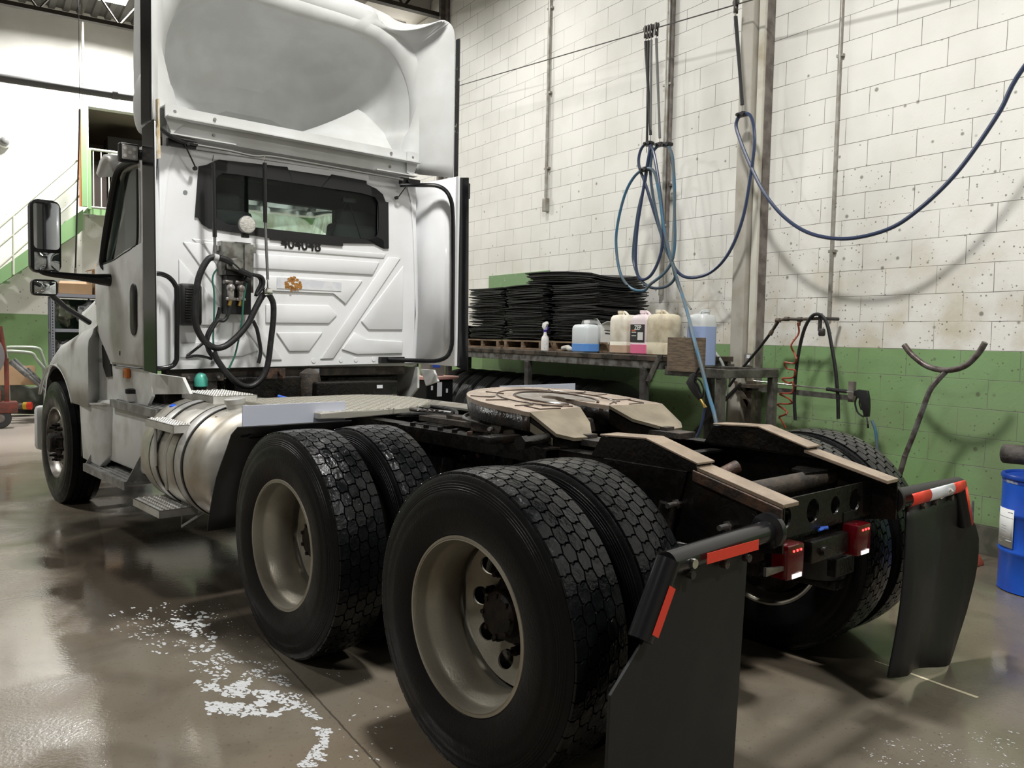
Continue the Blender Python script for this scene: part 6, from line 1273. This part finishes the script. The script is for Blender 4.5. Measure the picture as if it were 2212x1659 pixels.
B().lathe([(-.0, .10), (-.10, .10), (-.12, .09)], ax='Y', n=24).done('base', whp, t); B().lathe([(-.12, .08), (-.17, .065), (-.20, .035), (-.21, 0)], ax='Y', n=24).done('dome', mat('smoked_dome', (.22, .22, .22), .1), t)
# dim wall panel under the stairs and shelf unit
sh = mat('pale_punched_steel', (.30, .31, .36), .4, .3)
t = thing('shelf_unit', 'pale punched steel shelf rack filled with bagged parts, seen between mirror and bonnet', 'shelf', (-.95, 12.2, 0))
for x in (-.62, .75):
    for y in (-.25, .25):
        p_ = B().box((x, y-.02, 0), (x+.055, y-.016, 1.98)).box((x, y-.02, 0), (x+.004, y+.02, 1.98)).done('post', sh, t, smooth=0)
        if x < 0 and y < 0: 
            b = B()
            for k in range(44): b.box((x+.022, y-.0235, .10+k*.043), (x+.034, y-.0205, .122+k*.043))
            b.done('punched_holes', black, p_, smooth=0)
for z in (.25, .82, 1.38, 1.92): B().box((-.62, -.25, z), (.80, .27, z+.05)).done('shelf_board', sh, t, smooth=0)
B().box((-.60, .24, .1), (.78, .26, 1.9)).done('back_sheet', mat('dim_green_back', (.04, .07, .04), .7), t, smooth=0)
card = mat('cardboard', (.46, .30, .17), .7, col2=(.42, .27, .15), ns=6)
for lb, x, w, h, z in (('flat open cardboard box on the shelf top behind the mirror arm', -1.22, .46, .20, 1.971), ('tall cardboard box on the shelf top beside the windscreen pillar', -.70, .50, .50, 1.971)):
    o = thing('cardboard_box', lb, 'box', (x, 12.2, z)); B().box((-w/2, -.2, 0), (w/2, .2, h*.8), .004).done('carton', card, o, smooth=0); B().prism([(-w/2, -.2, h*.8), (w/2, -.2, h*.8), (w/2-.02, -.16, h), (-w/2+.02, -.16, h)], (0, .006, 0)).prism([(-w/2, -.2, h*.8), (-w/2, .2, h*.8), (-w/2-.10, .18, h*.75), (-w/2-.10, -.18, h*.75)], (0, 0, .006)).done('flap', card, o, smooth=0)
rnd = random.Random(5); bagm = [mat('clear_bag_plastic', (.34, .35, .36), .18, col2=(.08, .08, .08), ns=9, lo=.4, hi=.6), mat('dark_bagged_parts', (.05, .05, .05), .3, col2=(.3, .3, .3), ns=14, lo=.58, hi=.64), mat('olive_parts', (.07, .08, .05), .4, col2=(.2, .2, .18), ns=12, lo=.55, hi=.65)]
for r_, zz in enumerate((.30, .87, 1.43)):
    for k in range(4):
        b = B(); bmesh.ops.create_icosphere(b.b, subdivisions=3, radius=1)
        for v in b.b.verts:
            n_ = v.co.copy(); f = 1+.16*sin(7*n_.x+k)+.13*sin(9*n_.z+r_*2)+.1*sin(13*n_.y+k*r_); v.co = Vector((n_.x*.15*f, n_.y*.16*f, max(-.95, n_.z)*.19*f))
        mn = min(v.co.z for v in b.b.verts)
        tag(b.done('parts_bag', bagm[(k+r_) % 3], smooth=60, loc=(-1.36+.33*k, 12.17, zz-mn)), 'crumpled parts bag on the %s rack shelf, %s' % (('lowest', 'middle', 'upper')[r_], ('at its left end', 'second from its left end', 'second from its right end', 'at its right end')[k]), 'bag', 'bags of parts on the rack')
for i, (x, z) in enumerate(((-1.25, 1.02), (-1.0, 1.0))): tag(B().tube([(.0+.11*cos(a), .03*sin(2*a), .13*sin(a)) for a in [2*pi*k/24 for k in range(25)]], .022, n=8, sm=0).done('coiled_strap', black if i else mat('grey_coil', (.2, .2, .19), .4), loc=(x, 11.93, z), smooth=40), ('grey' if not i else 'black')+' round coil hung on the front of the middle shelf', 'coil')
# cart at the left edge
ro = mat('faded_red_frame', (.20, .045, .03), .55, col2=(.10, .04, .03), ns=12); dr_ = mat('dusty_grey_drum', (.20, .19, .20), .5)
c0_ = [(-2.261,11.3,0.064)][0]; cx, cy_ = c0_[0], 11.3
t = thing('reel_cart', 'red wheeled cart carrying a big round grey reel, cut by the left edge', 'cart', (cx, cy_, 0))
B().lathe([(-.12, .0), (-.12, .36), (-.10, .40), (.10, .40), (.12, .36), (.12, 0)], (-.33, 0, 1.03), 'Y', 40).done('reel', dr_, t)
B().box((.06, -.03, .25), (.12, .03, 1.0), .004).box((-.6, -.03, .20), (.16, .03, .27), .004).cyl((.08, 0, .95), (.02, 0, 1.45), .03).done('frame', ro, t)
B().box((-.02, -.12, .22), (.22, .12, .38), .02).box((-.2, -.10, .30), (.02, .10, .55), .02).done('motor_housing', ro, t)
B().lathe([(-.04, .03), (-.04, .13), (-.02, .145), (.02, .145), (.04, .13), (.04, .03)], (-.0, -.06, .146), 'Y', 28).done('caster_wheel', rubo, t); B().lathe([(-.05, .0), (-.05, .06), (.05, .06), (.05, 0)], (0, -.06, .146), 'Y', 20).done('caster_hub', postm, t)
ye = mat('yellow_plastic', (.6, .40, .04), .5)
t = thing('roller_end', 'small roller with yellow band and red end cap lying by the cart wheel', 'roller', (cx+.30, 11.9, .26)); B().cyl((-.12, .05, 0), (.02, 0, 0), .045).done('shaft', postm, t); B().cyl((.02, 0, 0), (.07, -.02, 0), .056).done('yellow_band', ye, t); B().cyl((.07, -.02, 0), (.12, -.04, 0), .058).done('red_cap', redr, t)
tag(B().box((-.3, -.02, 0), (.3, .02, .30), .002).done('cardboard_sheet', card, smooth=0, loc=(cx+.2, 12.3, .55), rot=(-.15, 0, 0)), 'torn cardboard sheet propped behind the cart', 'cardboard')
tf = mat('pale_tube_frame', (.33, .37, .30), .4)
fr = lambda pts, o: [tuple(Vector(p)-Vector(o)) for p in pts]
f1_ = [(-2.122,12.8,1.114),(-2.027,12.8,1.122),(-1.708,12.8,1.11),(-1.645,12.8,1.014),(-1.595,12.8,0.827)]; f2_ = [(-2.128,12.6,1.061),(-2.035,12.6,1.061),(-1.796,12.6,1.033),(-1.734,12.6,0.946),(-1.627,12.6,0.798)]
o0 = (f1_[0][0], 12.8, 0)
t = thing('tube_bench_frame', 'bent pale tube frame standing before the green part of the far wall', 'frame', o0)
B().tube(fr(f1_, o0), .026, n=10).done('rear_tube', tf, t); B().tube(fr(f2_, o0), .026, n=10).done('front_tube', tf, t)
for k, p in enumerate((f1_[0], f1_[-1], f2_[0], f2_[-1])): B().cyl(fr([p], o0)[0], (fr([p], o0)[0][0]+.02, fr([p], o0)[0][1], 0.0), .024).done('leg', tf, t)
gl = mat('dusty_grey_bars', (.24, .24, .23), .5, col2=(.1, .1, .1), ns=10)
g1 = [(-2.056,12,0.959),(-1.878,12,0.755),(-1.684,12,0.562)]; g2_ = [(-1.875,12.05,0.823),(-1.681,12.05,0.601)]; g3 = [(-2.106,11.95,0.933),(-1.731,11.95,0.473),(-1.608,11.95,0.435)]
for nm, lb, pts, r in (('leaning_lance', 'long grey lance leaning down toward the truck fender, the thick padded one', g1, .018), ('leaning_lance', 'thin grey lance leaning beside the padded one', g2_, .012), ('leaning_bar', 'broad dark bar slanting under the grey lances', g3, .025)):
    p0 = Vector(pts[0]); p1 = Vector(pts[-1]); dd = (p1-p0); e = p0+dd*min(3.0, (p0.z-.03)/max(1e-3, -dd.z)); tag(B().cyl((0, 0, 0), e-p0, r).cyl((0, 0, 0), (e-p0)*.25, r*1.5).done(nm, gl if r < .05 else postm, loc=p0), lb, 'bar')
pb_ = mat('crumpled_grey_tarp', (.13, .14, .12), .45, col2=(.045, .05, .04), ns=3, bump=.4, bs=9)
b = B(); rows = []
for i in range(14):
    u = i/13; rows.append([(-.35+1.3*v, .10*sin(9*v+u*4)+.35*(1-u)-.35, (.02+.62*u*(1-.55*v))*(1+.08*sin(14*v))) for v in [j/20 for j in range(21)]])
b.grid(rows); tag(b.done('folded_tarp', pb_, smooth=60, solid=.02, loc=(cx+.35, 13.2, .0)), 'crumpled grey green tarp heaped against the base of the far wall', 'tarp')
# roller door on the far wall seen through the cab glass
t = struct(B().box((1.35, YF-.05, 0), (3.2, YF-.001, 3.3)).done('door_1', mat('pale_green_door', (.62, .68, .60), .6, col2=(.42, .43, .33), ns=2.5, stretch=(3, 1, .15)), smooth=0))
# foam and water beads of the wash on the floor, chalk line
rnd = random.Random(11); b = B()
zones = [([(-1.998,2.049,0),(-1.759,2.166,0),(-1.502,1.933,0),(-1.622,1.329,0),(-1.777,1.261,0),(-2.01,1.618,-0)], 230, .006), ([(-1.717,1.889,0),(-1.519,1.859,0),(-1.622,1.329,0),(-1.791,1.24,0)], 90, .011), ([(-1.782,1.235,0),(-1.604,1.318,0),(-1.573,0.833,0),(-1.788,0.857,0)], 150, .007), ([(-1.768,0.947,0),(-1.56,0.879,0),(-1.461,0.43,0),(-1.533,0.482,0),(-1.814,0.661,0)], 520, .0085), ([(-1.617,1.262,0),(-1.45,0.983,0),(-1.459,0.386,0),(-1.534,0.708,0)], 200, .005), ([(-1.493,0.494,0),(-1.429,0.368,0),(-1.57,0.083,0),(-1.653,0.121,0),(-1.523,0.258,0)], 260, .0055), ([(0.162,-0.74,0),(0.807,-0.995,0),(0.488,-1.148,0),(0.066,-0.896,0)], 170, .0028), ([(-1.89,1.758,0),(-1.441,1.987,0),(-1.415,0.963,-0),(-1.666,0.508,0)], 220, .003), ([(-1.277,0.882,0),(-1.08,0.545,0),(-1.35,-0.031,0),(-1.527,0.11,0)], 40, .004)]
def inside(p, poly):
    c = False
    for (x0, y0, _), (x1, y1, _) in zip(poly, poly[1:]+poly[:1]):
        if (y0 > p[1]) != (y1 > p[1]) and p[0] < (x1-x0)*(p[1]-y0)/(y1-y0)+x0: c = not c
    return c
for poly, n, r in zones:
    xs = [p[0] for p in poly]; ys_ = [p[1] for p in poly]; k = 0; tries = 0
    while k < n and tries < 9000:
        tries += 1; p = (rnd.uniform(min(xs), max(xs)), rnd.uniform(min(ys_), max(ys_)))
        if not inside(p, poly) or sin(p[0]*31+3*sin(p[1]*17))+sin(p[1]*23+2*sin(p[0]*29)) < -.3: continue
        k += 1; q = r*rnd.uniform(.2, 1.15); an = rnd.uniform(0, pi) if rnd.random() < .4 else 1.9; el = rnd.uniform(1.0, 2.6); m = 9
        rim_ = []; 
        for j in range(m):
            tt = 2*pi*j/m; u, v = q*el*cos(tt)*rnd.uniform(.8, 1.15), q*sin(tt)*rnd.uniform(.8, 1.15); rim_.append((p[0]+u*cos(an)-v*sin(an), p[1]+u*sin(an)+v*cos(an)))
        lo = [b.b.verts.new((x, y, .0006)) for x, y in rim_]; md_ = [b.b.verts.new((p[0]+(x-p[0])*.7, p[1]+(y-p[1])*.7, .0006+q*.16)) for x, y in rim_]; ct = b.b.verts.new((p[0], p[1], .0008+q*.2))
        for j in range(m): b.b.faces.new((lo[j], lo[(j+1) % m], md_[(j+1) % m], md_[j])); b.b.faces.new((md_[j], md_[(j+1) % m], ct))
o = b.done('soap_foam', mat('white_soap_foam', (.50, .51, .52), .2), smooth=70); tag(o, 'white soap foam flecks scattered over the wet floor left of the drive tyres', 'foam'); o['kind'] = 'stuff'
ck = [(0.917,-0.317,0),(0.928,-0.468,0),(0.927,-0.637,0),(0.937,-0.774,0)]
b = B(); b.prism([(ck[0][0]-.003, ck[0][1], .0004), (ck[1][0]-.010, ck[1][1], .0004), (ck[2][0]-.007, ck[2][1], .0004), (ck[3][0]-.012, ck[3][1], .0004), (ck[3][0]+.008, ck[3][1], .0004), (ck[2][0]+.010, ck[2][1], .0004), (ck[1][0]+.006, ck[1][1], .0004), (ck[0][0]+.003, ck[0][1], .0004)], (0, 0, .0006)); tag(b.done('painted_floor_mark', mat('worn_cream_paint', (.62, .56, .40), .6), smooth=0), 'short worn cream painted line on the floor by the right mud flap', 'floor marking')
